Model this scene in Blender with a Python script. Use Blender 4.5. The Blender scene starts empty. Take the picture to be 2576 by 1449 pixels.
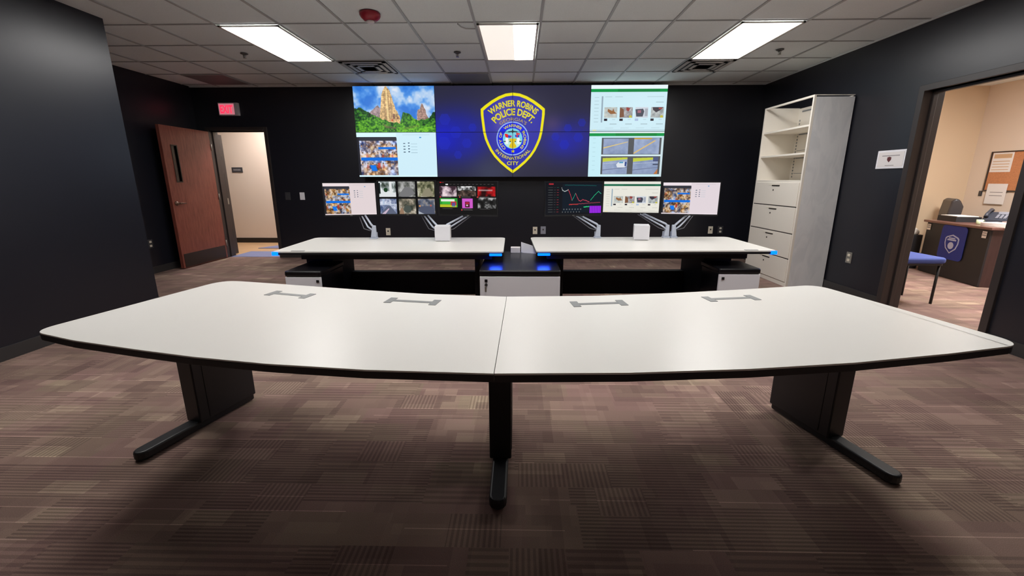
import bpy, math, random
import numpy as np
from mathutils import Vector, Matrix
random.seed(7)
sc = bpy.context.scene
C = sc.collection
PI = math.pi

# ------------------------------------------------------------------ camera, world, exposure
CAM_H = 1.293
cam_data = bpy.data.cameras.new('camera')
cam_data.sensor_fit = 'HORIZONTAL'; cam_data.sensor_width = 36.0
cam_data.lens = 1033.76 / 2576 * 36.0
cam_data.shift_y = -(724.5 - 691.08) / 2576
cam_data.clip_start = 0.05; cam_data.clip_end = 60
cam = bpy.data.objects.new('camera', cam_data); C.objects.link(cam)
pitch, yaw = 0.2273, 0.0192
cam.location = (0, 0, CAM_H)
cam.rotation_mode = 'XYZ'
cam.rotation_euler = (PI/2 - pitch, 0.0005, yaw)
sc.camera = cam

world = bpy.data.worlds.new('world'); sc.world = world; world.use_nodes = True
world.node_tree.nodes['Background'].inputs[0].default_value = (0.9, 0.95, 1.0, 1)
world.node_tree.nodes['Background'].inputs[1].default_value = 0.0      # closed rooms: all light comes from the fixtures
sc.view_settings.view_transform = 'Standard'
sc.view_settings.look = 'None'
sc.view_settings.gamma = 1.0
sc.view_settings.exposure = 0.0
sc.view_settings.use_curve_mapping = False
sc.cycles.max_bounces = 10
sc.cycles.diffuse_bounces = 6
sc.cycles.glossy_bounces = 4

TROFFER = 16.6          # luminance of the ceiling light lenses
TROFFER_WARM = (1.0, 0.975, 0.95)

# ------------------------------------------------------------------ colour and material helpers
def lin(c):
    c = c/255.0
    return c/12.92 if c <= 0.04045 else ((c+0.055)/1.055)**2.4
def rgb(r, g, b): return (lin(r), lin(g), lin(b), 1.0)

def new_mat(name):
    m = bpy.data.materials.new(name); m.use_nodes = True
    return m, m.node_tree, m.node_tree.nodes['Principled BSDF']
def N(nt, typ, **kw):
    n = nt.nodes.new(typ)
    for k, v in kw.items(): setattr(n, k, v)
    return n
def L(nt, a, b): nt.links.new(a, b)

def mat(name, col, rough=0.5, metal=0.0, spec=0.5, bump=0.0, bscale=200.0, var=0.0, vscale=6.0, emit=None, estr=0.0):
    m, nt, p = new_mat(name)
    p.inputs['Base Color'].default_value = col
    p.inputs['Roughness'].default_value = rough
    p.inputs['Metallic'].default_value = metal
    p.inputs['Specular IOR Level'].default_value = spec
    tc = N(nt, 'ShaderNodeTexCoord')
    if var > 0:
        no = N(nt, 'ShaderNodeTexNoise'); no.inputs['Scale'].default_value = vscale; no.inputs['Detail'].default_value = 5
        L(nt, tc.outputs['Object'], no.inputs['Vector'])
        mr = N(nt, 'ShaderNodeMapRange')
        mr.inputs[1].default_value = 0.3; mr.inputs[2].default_value = 0.7
        mr.inputs[3].default_value = 1-var; mr.inputs[4].default_value = 1+var
        L(nt, no.outputs['Fac'], mr.inputs[0])
        mx = N(nt, 'ShaderNodeVectorMath', operation='SCALE')
        mx.inputs[0].default_value = col[:3]
        L(nt, mr.outputs[0], mx.inputs['Scale']); L(nt, mx.outputs[0], p.inputs['Base Color'])
    if bump > 0:
        nb = N(nt, 'ShaderNodeTexNoise'); nb.inputs['Scale'].default_value = bscale; nb.inputs['Detail'].default_value = 3
        L(nt, tc.outputs['Object'], nb.inputs['Vector'])
        b = N(nt, 'ShaderNodeBump'); b.inputs['Strength'].default_value = bump; b.inputs['Distance'].default_value = 0.002
        L(nt, nb.outputs['Fac'], b.inputs['Height']); L(nt, b.outputs[0], p.inputs['Normal'])
    if emit:
        p.inputs['Emission Color'].default_value = emit; p.inputs['Emission Strength'].default_value = estr
    return m

def math_node(nt, op, a, b=None, c=None):
    n = N(nt, 'ShaderNodeMath', operation=op)
    for i, v in enumerate((a, b, c)):
        if v is None: continue
        if isinstance(v, (int, float)): n.inputs[i].default_value = v
        else: L(nt, v, n.inputs[i])
    return n.outputs[0]

def carpet_material():
    m, nt, p = new_mat('carpet_tiles')
    tc = N(nt, 'ShaderNodeTexCoord'); sp = N(nt, 'ShaderNodeSeparateXYZ'); L(nt, tc.outputs['Object'], sp.inputs[0])
    x, y = sp.outputs[0], sp.outputs[1]
    def M_(op, a, b=None, c=None): return math_node(nt, op, a, b, c)
    def wn(vx, vy, w=0.0):
        cb = N(nt, 'ShaderNodeCombineXYZ')
        for i, v in enumerate((vx, vy, w)):
            if isinstance(v, (int, float)): cb.inputs[i].default_value = v
            else: L(nt, v, cb.inputs[i])
        n = N(nt, 'ShaderNodeTexWhiteNoise', noise_dimensions='3D'); L(nt, cb.outputs[0], n.inputs['Vector'])
        return n.outputs['Value']
    T = 0.61
    tx = M_('FLOOR', M_('DIVIDE', x, T)); ty = M_('FLOOR', M_('DIVIDE', y, T))
    turn = M_('GREATER_THAN', wn(tx, ty, 3.3), 0.90)
    # quarter-turned tiles swap the running direction
    def mix(f, a, b): return M_('ADD', M_('MULTIPLY', a, M_('SUBTRACT', 1.0, f)), M_('MULTIPLY', b, f))
    u = mix(turn, x, y); v = mix(turn, y, x)
    # patches: rows of different depth, columns shifted per row
    def patches(rowh, colw, seed, a=None, b=None):
        a = u if a is None else a; b = v if b is None else b
        r = M_('FLOOR', M_('DIVIDE', b, rowh))
        sh = wn(r, seed, 1.0)
        cidx = M_('FLOOR', M_('ADD', M_('DIVIDE', a, colw), sh))
        return wn(cidx, r, seed)
    p1 = patches(0.305, 0.305, 1.7)
    p2 = patches(0.0508, 0.203, 5.1)
    p3 = patches(0.61, 0.61, 8.3)
    p4 = patches(0.1016, 0.1525, 31.3)
    # tan accents, the rest stays close in tone
    accent = M_('MULTIPLY', M_('GREATER_THAN', patches(0.0763, 0.203, 44.7), 0.91), 0.26)
    val = M_('ADD', M_('ADD', M_('ADD', M_('MULTIPLY', p1, 0.25), M_('MULTIPLY', p2, 0.20)), M_('MULTIPLY', p3, 0.20)), M_('ADD', M_('MULTIPLY', p4, 0.15), accent))
    cr = N(nt, 'ShaderNodeValToRGB'); L(nt, val, cr.inputs[0])
    e = cr.color_ramp.elements
    e[0].position = 0.10; e[0].color = CARPET[0]
    e[1].position = 0.92; e[1].color = CARPET[4]
    for pos, c in ((0.30, CARPET[1]), (0.45, CARPET[2]), (0.62, CARPET[3])):
        k = e.new(pos); k.color = c
    # mauve and olive drift from patch to patch
    hue = N(nt, 'ShaderNodeMix'); hue.data_type = 'RGBA'; hue.blend_type = 'MULTIPLY'; hue.inputs[0].default_value = 1.0
    L(nt, cr.outputs[0], hue.inputs[6])
    hr = N(nt, 'ShaderNodeValToRGB'); L(nt, patches(0.1525, 0.305, 61.0), hr.inputs[0])
    hr.color_ramp.elements[0].color = (1.02, 0.955, 0.99, 1); hr.color_ramp.elements[1].color = (0.98, 1.02, 0.95, 1)
    L(nt, hr.outputs[0], hue.inputs[7])
    # fine tufted ribs: most patches run along the rows, a few across
    def ribs(coord, period, gate, depth):
        f_ = M_('FRACT', M_('DIVIDE', coord, period))
        return M_('SUBTRACT', 1.0, M_('MULTIPLY', M_('GREATER_THAN', f_, 0.5), M_('MULTIPLY', gate, depth)))
    g1 = patches(0.203, 0.305, 12.9)
    across = M_('GREATER_THAN', patches(0.1525, 0.203, 77.0), 0.90); along = M_('SUBTRACT', 1.0, across)
    rib = M_('MULTIPLY', ribs(v, 0.0169, M_('MULTIPLY', along, M_('GREATER_THAN', g1, 0.45)), 0.36), ribs(v, 0.0305, M_('MULTIPLY', along, M_('LESS_THAN', g1, 0.25)), 0.26))
    rib = M_('MULTIPLY', rib, ribs(u, 0.0203, across, 0.30))
    # thin pale lines here and there
    lr = M_('FLOOR', M_('DIVIDE', y, 0.0763)); lf = M_('FRACT', M_('DIVIDE', y, 0.0763))
    lc = M_('FLOOR', M_('ADD', M_('DIVIDE', x, 0.61), wn(lr, 2.0, 7.0)))
    on = M_('MULTIPLY', M_('LESS_THAN', lf, 0.050), M_('GREATER_THAN', wn(lr, lc, 21.0), 0.66))
    line = M_('ADD', 1.0, M_('MULTIPLY', on, 0.85))
    no = N(nt, 'ShaderNodeTexNoise'); no.inputs['Scale'].default_value = 420; no.inputs['Detail'].default_value = 2
    L(nt, tc.outputs['Object'], no.inputs['Vector'])
    gr = N(nt, 'ShaderNodeMapRange'); gr.inputs[1].default_value = 0.25; gr.inputs[2].default_value = 0.75
    gr.inputs[3].default_value = 0.72; gr.inputs[4].default_value = 1.28
    L(nt, no.outputs['Fac'], gr.inputs[0])
    fac = M_('MULTIPLY', M_('MULTIPLY', rib, line), gr.outputs[0])
    sc_ = N(nt, 'ShaderNodeVectorMath', operation='SCALE'); L(nt, hue.outputs[2], sc_.inputs[0]); L(nt, fac, sc_.inputs['Scale'])
    L(nt, sc_.outputs[0], p.inputs['Base Color'])
    p.inputs['Roughness'].default_value = 0.95; p.inputs['Specular IOR Level'].default_value = 0.15
    b = N(nt, 'ShaderNodeBump'); b.inputs['Strength'].default_value = 0.5; b.inputs['Distance'].default_value = 0.003
    L(nt, fac, b.inputs['Height']); L(nt, b.outputs[0], p.inputs['Normal'])
    return m

CARPET = [(0.190, 0.122, 0.106, 1), (0.240, 0.158, 0.136, 1), (0.280, 0.188, 0.158, 1), (0.330, 0.230, 0.188, 1), (0.47, 0.345, 0.265, 1)]

def wood_material(name, c1, c2, scale=9.0, axis=2, rough=0.35):
    m, nt, p = new_mat(name)
    tc = N(nt, 'ShaderNodeTexCoord'); mp = N(nt, 'ShaderNodeMapping')
    s = [scale*3, scale*3, scale*3]; s[axis] = scale*0.35
    mp.inputs['Scale'].default_value = s
    L(nt, tc.outputs['Object'], mp.inputs[0])
    no = N(nt, 'ShaderNodeTexNoise'); no.inputs['Scale'].default_value = 1.4; no.inputs['Detail'].default_value = 7; no.inputs['Roughness'].default_value = 0.7
    L(nt, mp.outputs[0], no.inputs['Vector'])
    cr = N(nt, 'ShaderNodeValToRGB'); L(nt, no.outputs['Fac'], cr.inputs[0])
    cr.color_ramp.elements[0].position = 0.3; cr.color_ramp.elements[0].color = c1
    cr.color_ramp.elements[1].position = 0.72; cr.color_ramp.elements[1].color = c2
    L(nt, cr.outputs[0], p.inputs['Base Color']); p.inputs['Roughness'].default_value = rough
    return m

def side_panel_material():
    m, nt, p = new_mat('grey_cabinet_side')
    tc = N(nt, 'ShaderNodeTexCoord'); mp = N(nt, 'ShaderNodeMapping'); mp.inputs['Scale'].default_value = (7, 7, 2.6)
    L(nt, tc.outputs['Object'], mp.inputs[0])
    no = N(nt, 'ShaderNodeTexNoise'); no.inputs['Scale'].default_value = 1.2; no.inputs['Detail'].default_value = 6; no.inputs['Distortion'].default_value = 1.2
    L(nt, mp.outputs[0], no.inputs['Vector'])
    cr = N(nt, 'ShaderNodeValToRGB'); L(nt, no.outputs['Fac'], cr.inputs[0])
    cr.color_ramp.elements[0].position = 0.36; cr.color_ramp.elements[0].color = rgb(222, 224, 226)
    cr.color_ramp.elements[1].position = 0.55; cr.color_ramp.elements[1].color = rgb(232, 233, 234)
    L(nt, cr.outputs[0], p.inputs['Base Color']); p.inputs['Roughness'].default_value = 0.55
    b = N(nt, 'ShaderNodeBump'); b.inputs['Strength'].default_value = 0.15; b.inputs['Distance'].default_value = 0.01
    L(nt, no.outputs['Fac'], b.inputs['Height']); L(nt, b.outputs[0], p.inputs['Normal'])
    return m

def screen_material():
    m, nt, p = new_mat('lit_display')
    at = N(nt, 'ShaderNodeAttribute'); at.attribute_name = 'picture'
    p.inputs['Base Color'].default_value = (0.004, 0.004, 0.004, 1)
    p.inputs['Roughness'].default_value = 0.35
    p.inputs['Specular IOR Level'].default_value = 0.2
    L(nt, at.outputs['Color'], p.inputs['Emission Color']); p.inputs['Emission Strength'].default_value = 1.0
    return m

M = {}
M['carpet'] = carpet_material()
M['screen'] = screen_material()
M['wall'] = mat('black_wall_paint', rgb(27, 28, 36), 0.36, spec=0.55, bump=0.05, bscale=260)
M['beige'] = mat('beige_wall_paint', rgb(216, 200, 186), 0.7, bump=0.15, bscale=260)
M['tan'] = mat('tan_wall_paint', rgb(210, 188, 160), 0.7, bump=0.15, bscale=260)
M['tile'] = mat('ceiling_tile', rgb(234, 240, 240), 0.9, bump=0.6, bscale=160, var=0.03, vscale=90)
M['tbar'] = mat('ceiling_grid_steel', rgb(178, 180, 180), 0.5)
M['frame'] = mat('dark_brown_door_frame', rgb(52, 46, 45), 0.4)
M['base'] = mat('dark_rubber_baseboard', rgb(52, 50, 50), 0.5)
M['basedark'] = mat('black_rubber_baseboard', rgb(30, 26, 26), 0.5)
M['white_top'] = mat('white_laminate', rgb(230, 228, 223), 0.32, spec=0.4)
M['black_edge'] = mat('black_table_edge', rgb(24, 24, 27), 0.4)
M['black'] = mat('black_powder_coat', rgb(24, 24, 27), 0.42)
M['ink'] = mat('deep_black_laminate', rgb(14, 14, 18), 0.3)
M['white_paint'] = mat('white_cabinet_front', rgb(238, 238, 244), 0.4)
M['grommet'] = mat('grey_cable_brush', rgb(140, 142, 142), 0.45)
M['silver'] = mat('silver_grey_arm', rgb(198, 206, 222), 0.4, metal=0.1)
M['cable'] = mat('grey_cable', rgb(100, 100, 108), 0.5)
M['plastic_white'] = mat('white_plastic', rgb(236, 236, 242), 0.35)
M['plate_cream'] = mat('cream_outlet_plate', rgb(226, 218, 200), 0.4)
M['plate_grey'] = mat('grey_outlet_plate', rgb(150, 152, 165), 0.4)
M['plate_dark'] = mat('dark_switch_plate', rgb(62, 62, 66), 0.4)
M['steel'] = mat('brushed_steel', rgb(170, 168, 160), 0.35, metal=0.8)
M['cab_white'] = mat('off_white_cabinet_enamel', rgb(238, 232, 221), 0.42)
M['cab_side'] = side_panel_material()
M['slot'] = mat('dark_slot', rgb(60, 57, 55), 0.5)
M['wood_door'] = wood_material('red_brown_door_veneer', rgb(108, 52, 44), rgb(150, 84, 70), 9, 2, 0.38)
M['kick'] = mat('dark_kick_plate', rgb(50, 42, 38), 0.35, metal=0.3)
M['glass_dark'] = mat('dark_door_glass', rgb(18, 14, 14), 0.1)
M['bronze'] = mat('bronze_lever', rgb(120, 95, 80), 0.3, metal=0.7)
M['red'] = mat('red_strobe_housing', rgb(150, 24, 44), 0.4)
M['lens'] = mat('clear_strobe_lens', rgb(215, 205, 205), 0.2)
M['led'] = mat('blue_led_lens', rgb(20, 80, 200), 0.3, emit=(0.0, 0.10, 1.0, 1), estr=3.5)
M['exit_red'] = mat('lit_red_letters', rgb(200, 20, 40), 0.4, emit=(0.95, 0.03, 0.09, 1), estr=1.3)
M['exit_face'] = mat('lit_exit_face', rgb(220, 140, 150), 0.4, emit=(0.75, 0.24, 0.30, 1), estr=0.6)
M['exit_body'] = mat('pale_grey_exit_housing', rgb(200, 195, 200), 0.4)
M['lamp'] = mat('lit_lens', (0.8, 0.8, 0.8, 1), 0.4, emit=TROFFER_WARM+(1,), estr=TROFFER)
M['lamp_dim'] = mat('half_lit_lens', (0.8, 0.8, 0.8, 1), 0.4, emit=(0.88, 0.80, 0.71, 1), estr=0.95)
M['lamp_bright'] = mat('brightly_lit_lens', (0.8, 0.8, 0.8, 1), 0.4, emit=(1.0, .97, .93, 1), estr=82.0)
M['lamp_hall'] = mat('softly_lit_lens', (0.8, 0.8, 0.8, 1), 0.4, emit=(1.0, .96, .93, 1), estr=29.0)
M['lamp_frame'] = mat('white_light_frame', rgb(225, 220, 212), 0.4)
M['vent'] = mat('grey_vent_metal', rgb(190, 186, 182), 0.5)
M['vent_dark'] = mat('vent_shadow_gap', rgb(92, 88, 86), 0.6)
M['grille'] = mat('grey_perforated_grille', rgb(128, 132, 134), 0.6)
M['grille_dark'] = mat('mauve_grey_return_grille', rgb(116, 108, 110), 0.6)
M['desk_black'] = mat('black_desk_panel', rgb(30, 30, 34), 0.6)
M['matt_black'] = mat('matt_black_leg', rgb(10, 10, 13), 0.6, spec=0.3)
M['desk_top'] = wood_material('dark_cherry_top', rgb(88, 58, 54), rgb(120, 84, 76), 6, 1, 0.3)
M['desk_brown'] = wood_material('dark_cherry_side', rgb(52, 34, 33), rgb(70, 48, 46), 6, 2, 0.35)
M['blue_fabric'] = mat('blue_seat_fabric', rgb(66, 82, 150), 0.9, bump=0.4, bscale=500)
M['banner_blue'] = mat('royal_blue_banner', rgb(30, 46, 138), 0.7)
M['banner_white'] = mat('pale_blue_print', rgb(176, 186, 222), 0.7)
M['leather'] = mat('dark_grey_leather', rgb(58, 54, 56), 0.4)
M['paper'] = mat('white_paper', rgb(226, 222, 222), 0.8)
M['paper_pink'] = mat('pinkish_paper', rgb(206, 176, 172), 0.8)
M['cork'] = mat('cork', rgb(190, 128, 88), 0.9, var=0.12, vscale=60)
M['print_grey'] = mat('grey_print', rgb(150, 146, 148), 0.8)
M['print_tan'] = mat('tan_print', rgb(200, 165, 130), 0.8)
M['crest_dark'] = mat('dark_red_print', rgb(90, 40, 44), 0.7)
M['phone'] = mat('dark_blue_grey_phone', rgb(54, 58, 70), 0.4)
M['hall_floor'] = mat('tan_hall_floor', rgb(205, 168, 128), 0.35, var=0.06, vscale=3)
M['mat_blue'] = mat('slate_blue_floor', rgb(126, 136, 180), 0.5, var=0.05, vscale=4)
M['green'] = mat('pale_green_plastic', rgb(190, 205, 170), 0.5)
M['bag'] = mat('white_bin_liner', rgb(190, 186, 180), 0.5)

# ------------------------------------------------------------------ mesh helpers
class MB:
    def __init__(s): s.v = []; s.f = []; s.m = []; s.smooth = []
    def add(s, vs, fs, mi=0, sm=False):
        o = len(s.v); s.v += [tuple(v) for v in vs]
        for f in fs: s.f.append([o+i for i in f]); s.m.append(mi); s.smooth.append(sm)
        return s
    def box(s, x0, y0, z0, x1, y1, z1, mi=0):
        x0, x1 = sorted((x0, x1)); y0, y1 = sorted((y0, y1)); z0, z1 = sorted((z0, z1))
        v = [(x0,y0,z0),(x1,y0,z0),(x1,y1,z0),(x0,y1,z0),(x0,y0,z1),(x1,y0,z1),(x1,y1,z1),(x0,y1,z1)]
        return s.add(v, [(0,3,2,1),(4,5,6,7),(0,1,5,4),(1,2,6,5),(2,3,7,6),(3,0,4,7)], mi)
    def prism(s, poly, z0, z1, mi=0, top=None, axis='z'):
        n = len(poly)
        area = sum(poly[i][0]*poly[(i+1)%n][1]-poly[(i+1)%n][0]*poly[i][1] for i in range(n))
        if area < 0: poly = poly[::-1]
        def P(a, b, c):
            if axis == 'z': return (a, b, c)
            if axis == 'y': return (a, c, b)
            return (c, a, b)
        vs = [P(a, b, z0) for a, b in poly] + [P(a, b, z1) for a, b in poly]
        o = len(s.v); s.v += vs
        flip = axis == 'y'
        def F(f, mi_): s.f.append([o+i for i in (f[::-1] if flip else f)]); s.m.append(mi_); s.smooth.append(False)
        F(list(range(n))[::-1], mi); F([n+i for i in range(n)], mi if top is None else top)
        for i in range(n): j = (i+1) % n; F([i, j, n+j, n+i], mi)
        return s
    def obox(s, c, ux, uy, hx, hy, z0, z1, mi=0):
        p = [(c[0]+a*hx*ux[0]+b*hy*uy[0], c[1]+a*hx*ux[1]+b*hy*uy[1]) for a, b in ((-1,-1),(1,-1),(1,1),(-1,1))]
        return s.prism(p, z0, z1, mi)
    def tube(s, pts, r, mi=0, seg=10, cap=True):
        pts = [Vector(p) for p in pts]; n = len(pts); rs = r if isinstance(r, (list, tuple)) else [r]*n
        rings = []
        for i, p in enumerate(pts):
            d = (pts[min(i+1, n-1)]-pts[max(i-1, 0)]).normalized()
            a = Vector((0,0,1)) if abs(d.z) < 0.95 else Vector((1,0,0))
            u = d.cross(a).normalized(); w = d.cross(u)
            rings.append([p+(u*math.cos(t*2*PI/seg)+w*math.sin(t*2*PI/seg))*rs[i] for t in range(seg)])
        o = len(s.v)
        for rg in rings: s.v += [tuple(q) for q in rg]
        for i in range(n-1):
            for t in range(seg):
                t2 = (t+1) % seg
                s.f.append([o+i*seg+t, o+i*seg+t2, o+(i+1)*seg+t2, o+(i+1)*seg+t]); s.m.append(mi); s.smooth.append(True)
        if cap:
            s.f.append([o+t for t in range(seg)][::-1]); s.m.append(mi); s.smooth.append(False)
            s.f.append([o+(n-1)*seg+t for t in range(seg)]); s.m.append(mi); s.smooth.append(False)
        return s
    def lathe(s, c, prof, mi=0, seg=24, axis='z'):
        o = len(s.v); n = len(prof)
        for r, h in prof:
            for t in range(seg):
                a = t*2*PI/seg; x, y = r*math.cos(a), r*math.sin(a)
                if axis == 'z': s.v.append((c[0]+x, c[1]+y, c[2]+h))
                elif axis == 'y': s.v.append((c[0]+x, c[1]+h, c[2]+y))
                else: s.v.append((c[0]+h, c[1]+x, c[2]+y))
        for i in range(n-1):
            for t in range(seg):
                t2 = (t+1) % seg
                s.f.append([o+i*seg+t, o+i*seg+t2, o+(i+1)*seg+t2, o+(i+1)*seg+t]); s.m.append(mi); s.smooth.append(True)
        s.f.append([o+t for t in range(seg)]); s.m.append(mi); s.smooth.append(False)
        s.f.append([o+(n-1)*seg+t for t in range(seg)]); s.m.append(mi); s.smooth.append(False)
        return s
    def build(s, name, mats, parent=None, bevel=0.0, seg=2, loc=None, rotz=0.0):
        me = bpy.data.meshes.new(name); me.from_pydata(s.v, [], s.f)
        if not isinstance(mats, (list, tuple)): mats = [mats]
        for m_ in mats: me.materials.append(m_)
        me.polygons.foreach_set('material_index', s.m); me.polygons.foreach_set('use_smooth', s.smooth)
        me.update()
        o = bpy.data.objects.new(name, me); C.objects.link(o)
        import bmesh
        bm = bmesh.new(); bm.from_mesh(me); bmesh.ops.recalc_face_normals(bm, faces=bm.faces); bm.to_mesh(me); bm.free()
        if parent: o.parent = parent
        if loc: o.location = loc
        o.rotation_euler.z = rotz
        if bevel > 0:
            b = o.modifiers.new('bevel', 'BEVEL'); b.width = bevel; b.segments = seg; b.limit_method = 'ANGLE'; b.angle_limit = math.radians(40)
        return o

def tag(o, label=None, cat=None, group=None, kind=None):
    if label: o['label'] = label
    if cat: o['category'] = cat
    if group: o['group'] = group
    if kind: o['kind'] = kind
    return o
def thing(name, label, cat, loc=(0,0,0), rotz=0.0, group=None):
    o = bpy.data.objects.new(name, None); C.objects.link(o)
    o.empty_display_size = 0.1
    o.location = loc; o.rotation_euler = (0, 0, rotz)
    return tag(o, label, cat, group)
def struct(mb, name, mats, label=None, **kw):
    o = mb.build(name, mats, **kw); o['kind'] = 'structure'
    if label: o['label'] = label
    return o
def copy_tree(o, parent=None):
    c = o.copy(); C.objects.link(c)
    if parent: c.parent = parent
    for ch in list(o.children): copy_tree(ch, c)
    return c

def rounded(x0, y0, x1, y1, r, seg=6):
    pts = []
    for cx, cy, a0 in ((x1-r, y0+r, -90), (x1-r, y1-r, 0), (x0+r, y1-r, 90), (x0+r, y0+r, 180)):
        for i in range(seg+1):
            a = math.radians(a0+90*i/seg); pts.append((cx+r*math.cos(a), cy+r*math.sin(a)))
    return pts
def round_poly(pts, radii, seg=8):
    out = []; n = len(pts)
    for i in range(n):
        p = Vector(pts[i]); a = Vector(pts[i-1]); b = Vector(pts[(i+1) % n]); r = radii[i]
        if r <= 0: out.append(tuple(p)); continue
        da = (a-p).normalized(); db = (b-p).normalized()
        s = p+da*r; e = p+db*r
        for k in range(seg+1):
            t = k/seg; q = s*(1-t)**2+p*2*t*(1-t)+e*t*t; out.append(tuple(q))
    return out

# ------------------------------------------------------------------ painting what the screens show
def text_tris(txt, bold=0.0):
    cu = bpy.data.curves.new('tmp_text', 'FONT'); cu.body = txt; cu.size = 1.0; cu.offset = bold; cu.resolution_u = 4
    ob = bpy.data.objects.new('tmp_text', cu); C.objects.link(ob)
    bpy.context.view_layer.update()
    me = bpy.data.meshes.new_from_object(ob.evaluated_get(bpy.context.evaluated_depsgraph_get()))
    me.calc_loop_triangles()
    v = np.array([list(q.co)[:2] for q in me.vertices]) if len(me.vertices) else np.zeros((0, 2))
    t = np.array([list(q.vertices) for q in me.loop_triangles], int) if len(me.loop_triangles) else np.zeros((0, 3), int)
    bpy.data.objects.remove(ob); bpy.data.curves.remove(cu); bpy.data.meshes.remove(me)
    return v, t
def raster(img, tris, col, a=1.0):
    H, W = img.shape[:2]
    for T in tris:
        x0 = max(int(T[:,0].min()), 0); x1 = min(int(T[:,0].max())+2, W); y0 = max(int(T[:,1].min()), 0); y1 = min(int(T[:,1].max())+2, H)
        if x0 >= x1 or y0 >= y1: continue
        gx, gy = np.meshgrid(np.arange(x0, x1)+.5, np.arange(y0, y1)+.5)
        (ax, ay), (bx, by), (cx, cy) = T
        d = (by-cy)*(ax-cx)+(cx-bx)*(ay-cy)
        if abs(d) < 1e-9: continue
        w0 = ((by-cy)*(gx-cx)+(cx-bx)*(gy-cy))/d; w1 = ((cy-ay)*(gx-cx)+(ax-cx)*(gy-cy))/d
        ins = (w0 >= -1e-6) & (w1 >= -1e-6) & (w0+w1 <= 1+1e-6)
        sub = img[y0:y1, x0:x1]; sub[ins] = sub[ins]*(1-a)+np.array(col, float)*a
def arc_text(img, txt, cx, cy, r, height, a_mid, span, col, bold=0.02, outward=True):
    """letters on a circle; angles in degrees clockwise from straight up; outward: tops point away from the centre"""
    v, t = text_tris(txt, bold)
    if not len(v): return
    w = v[:,0].max()-v[:,0].min(); x = (v[:,0]-v[:,0].min())/w-.5; y = v[:,1]*height/0.72
    if outward: ang = np.radians(a_mid+x*span); rr = r+y
    else: ang = np.radians(a_mid-x*span); rr = r-y
    P = np.stack([cx+rr*np.sin(ang), cy-rr*np.cos(ang)], 1)
    raster(img, P[t], col)
def flat_text(img, txt, cx, base, height, width, col, bold=0.02):
    v, t = text_tris(txt, bold); w = v[:,0].max()-v[:,0].min()
    P = np.stack([cx+((v[:,0]-v[:,0].min())/w-.5)*width, base-v[:,1]*height/0.72], 1); raster(img, P[t], col)
def poly(img, pts, col, a=1.0):
    H, W = img.shape[:2]; pts = np.array(pts, float)
    gx, gy = np.meshgrid(np.arange(W)+.5, np.arange(H)+.5); ins = np.zeros((H, W), bool); n = len(pts)
    for i in range(n):
        (xa, ya), (xb, yb) = pts[i], pts[(i+1) % n]
        if ya == yb: continue
        c = ((ya > gy) != (yb > gy)) & (gx < (xb-xa)*(gy-ya)/(yb-ya)+xa); ins ^= c
    img[ins] = img[ins]*(1-a)+np.array(col, float)*a
    return ins
def disc(img, cx, cy, r, col): 
    H, W = img.shape[:2]; gx, gy = np.meshgrid(np.arange(W)+.5, np.arange(H)+.5); img[(gx-cx)**2+(gy-cy)**2 < r*r] = col
def noise(H, W, cell, rng, octaves=3):
    out = np.zeros((H, W)); amp = 1; tot = 0
    for o in range(octaves):
        c = max(cell/2**o, 1.0); gh, gw = int(H/c)+3, int(W/c)+3; g = rng.random((gh, gw))
        y = np.arange(H)/c; x = np.arange(W)/c; yi = y.astype(int); xi = x.astype(int); fy = (y-yi)[:,None]; fx = (x-xi)[None]
        fy = fy*fy*(3-2*fy); fx = fx*fx*(3-2*fx)
        a = g[yi][:,xi]; b = g[yi][:,xi+1]; c_ = g[yi+1][:,xi]; d = g[yi+1][:,xi+1]
        out += amp*((a*(1-fx)+b*fx)*(1-fy)+(c_*(1-fx)+d*fx)*fy); tot += amp; amp *= .55
    return out/tot
def ramp(n, stops):
    xs = [s[0] for s in stops]; return np.stack([np.interp(n, xs, [s[1][k] for s in stops]) for k in range(3)], -1)
def canvas(W, H, col): a = np.zeros((H, W, 3)); a[:] = col; return a
def R_(img, u0, v0, u1, v1, col, a=1.0):
    H, W = img.shape[:2]; s = img[int(v0*H):max(int(v1*H), int(v0*H)+1), int(u0*W):max(int(u1*W), int(u0*W)+1)]; s[:] = s*(1-a)+np.array(col, float)*a
def paste(img, u0, v0, u1, v1, fn):
    H, W = img.shape[:2]; y0, y1, x0, x1 = int(v0*H), int(v1*H), int(u0*W), int(u1*W); img[y0:y1, x0:x1] = fn(y1-y0, x1-x0)
def shrink(img, f):
    H, W = img.shape[:2]; return img[:H//f*f, :W//f*f].reshape(H//f, f, W//f, f, 3).mean((1, 3))

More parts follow.
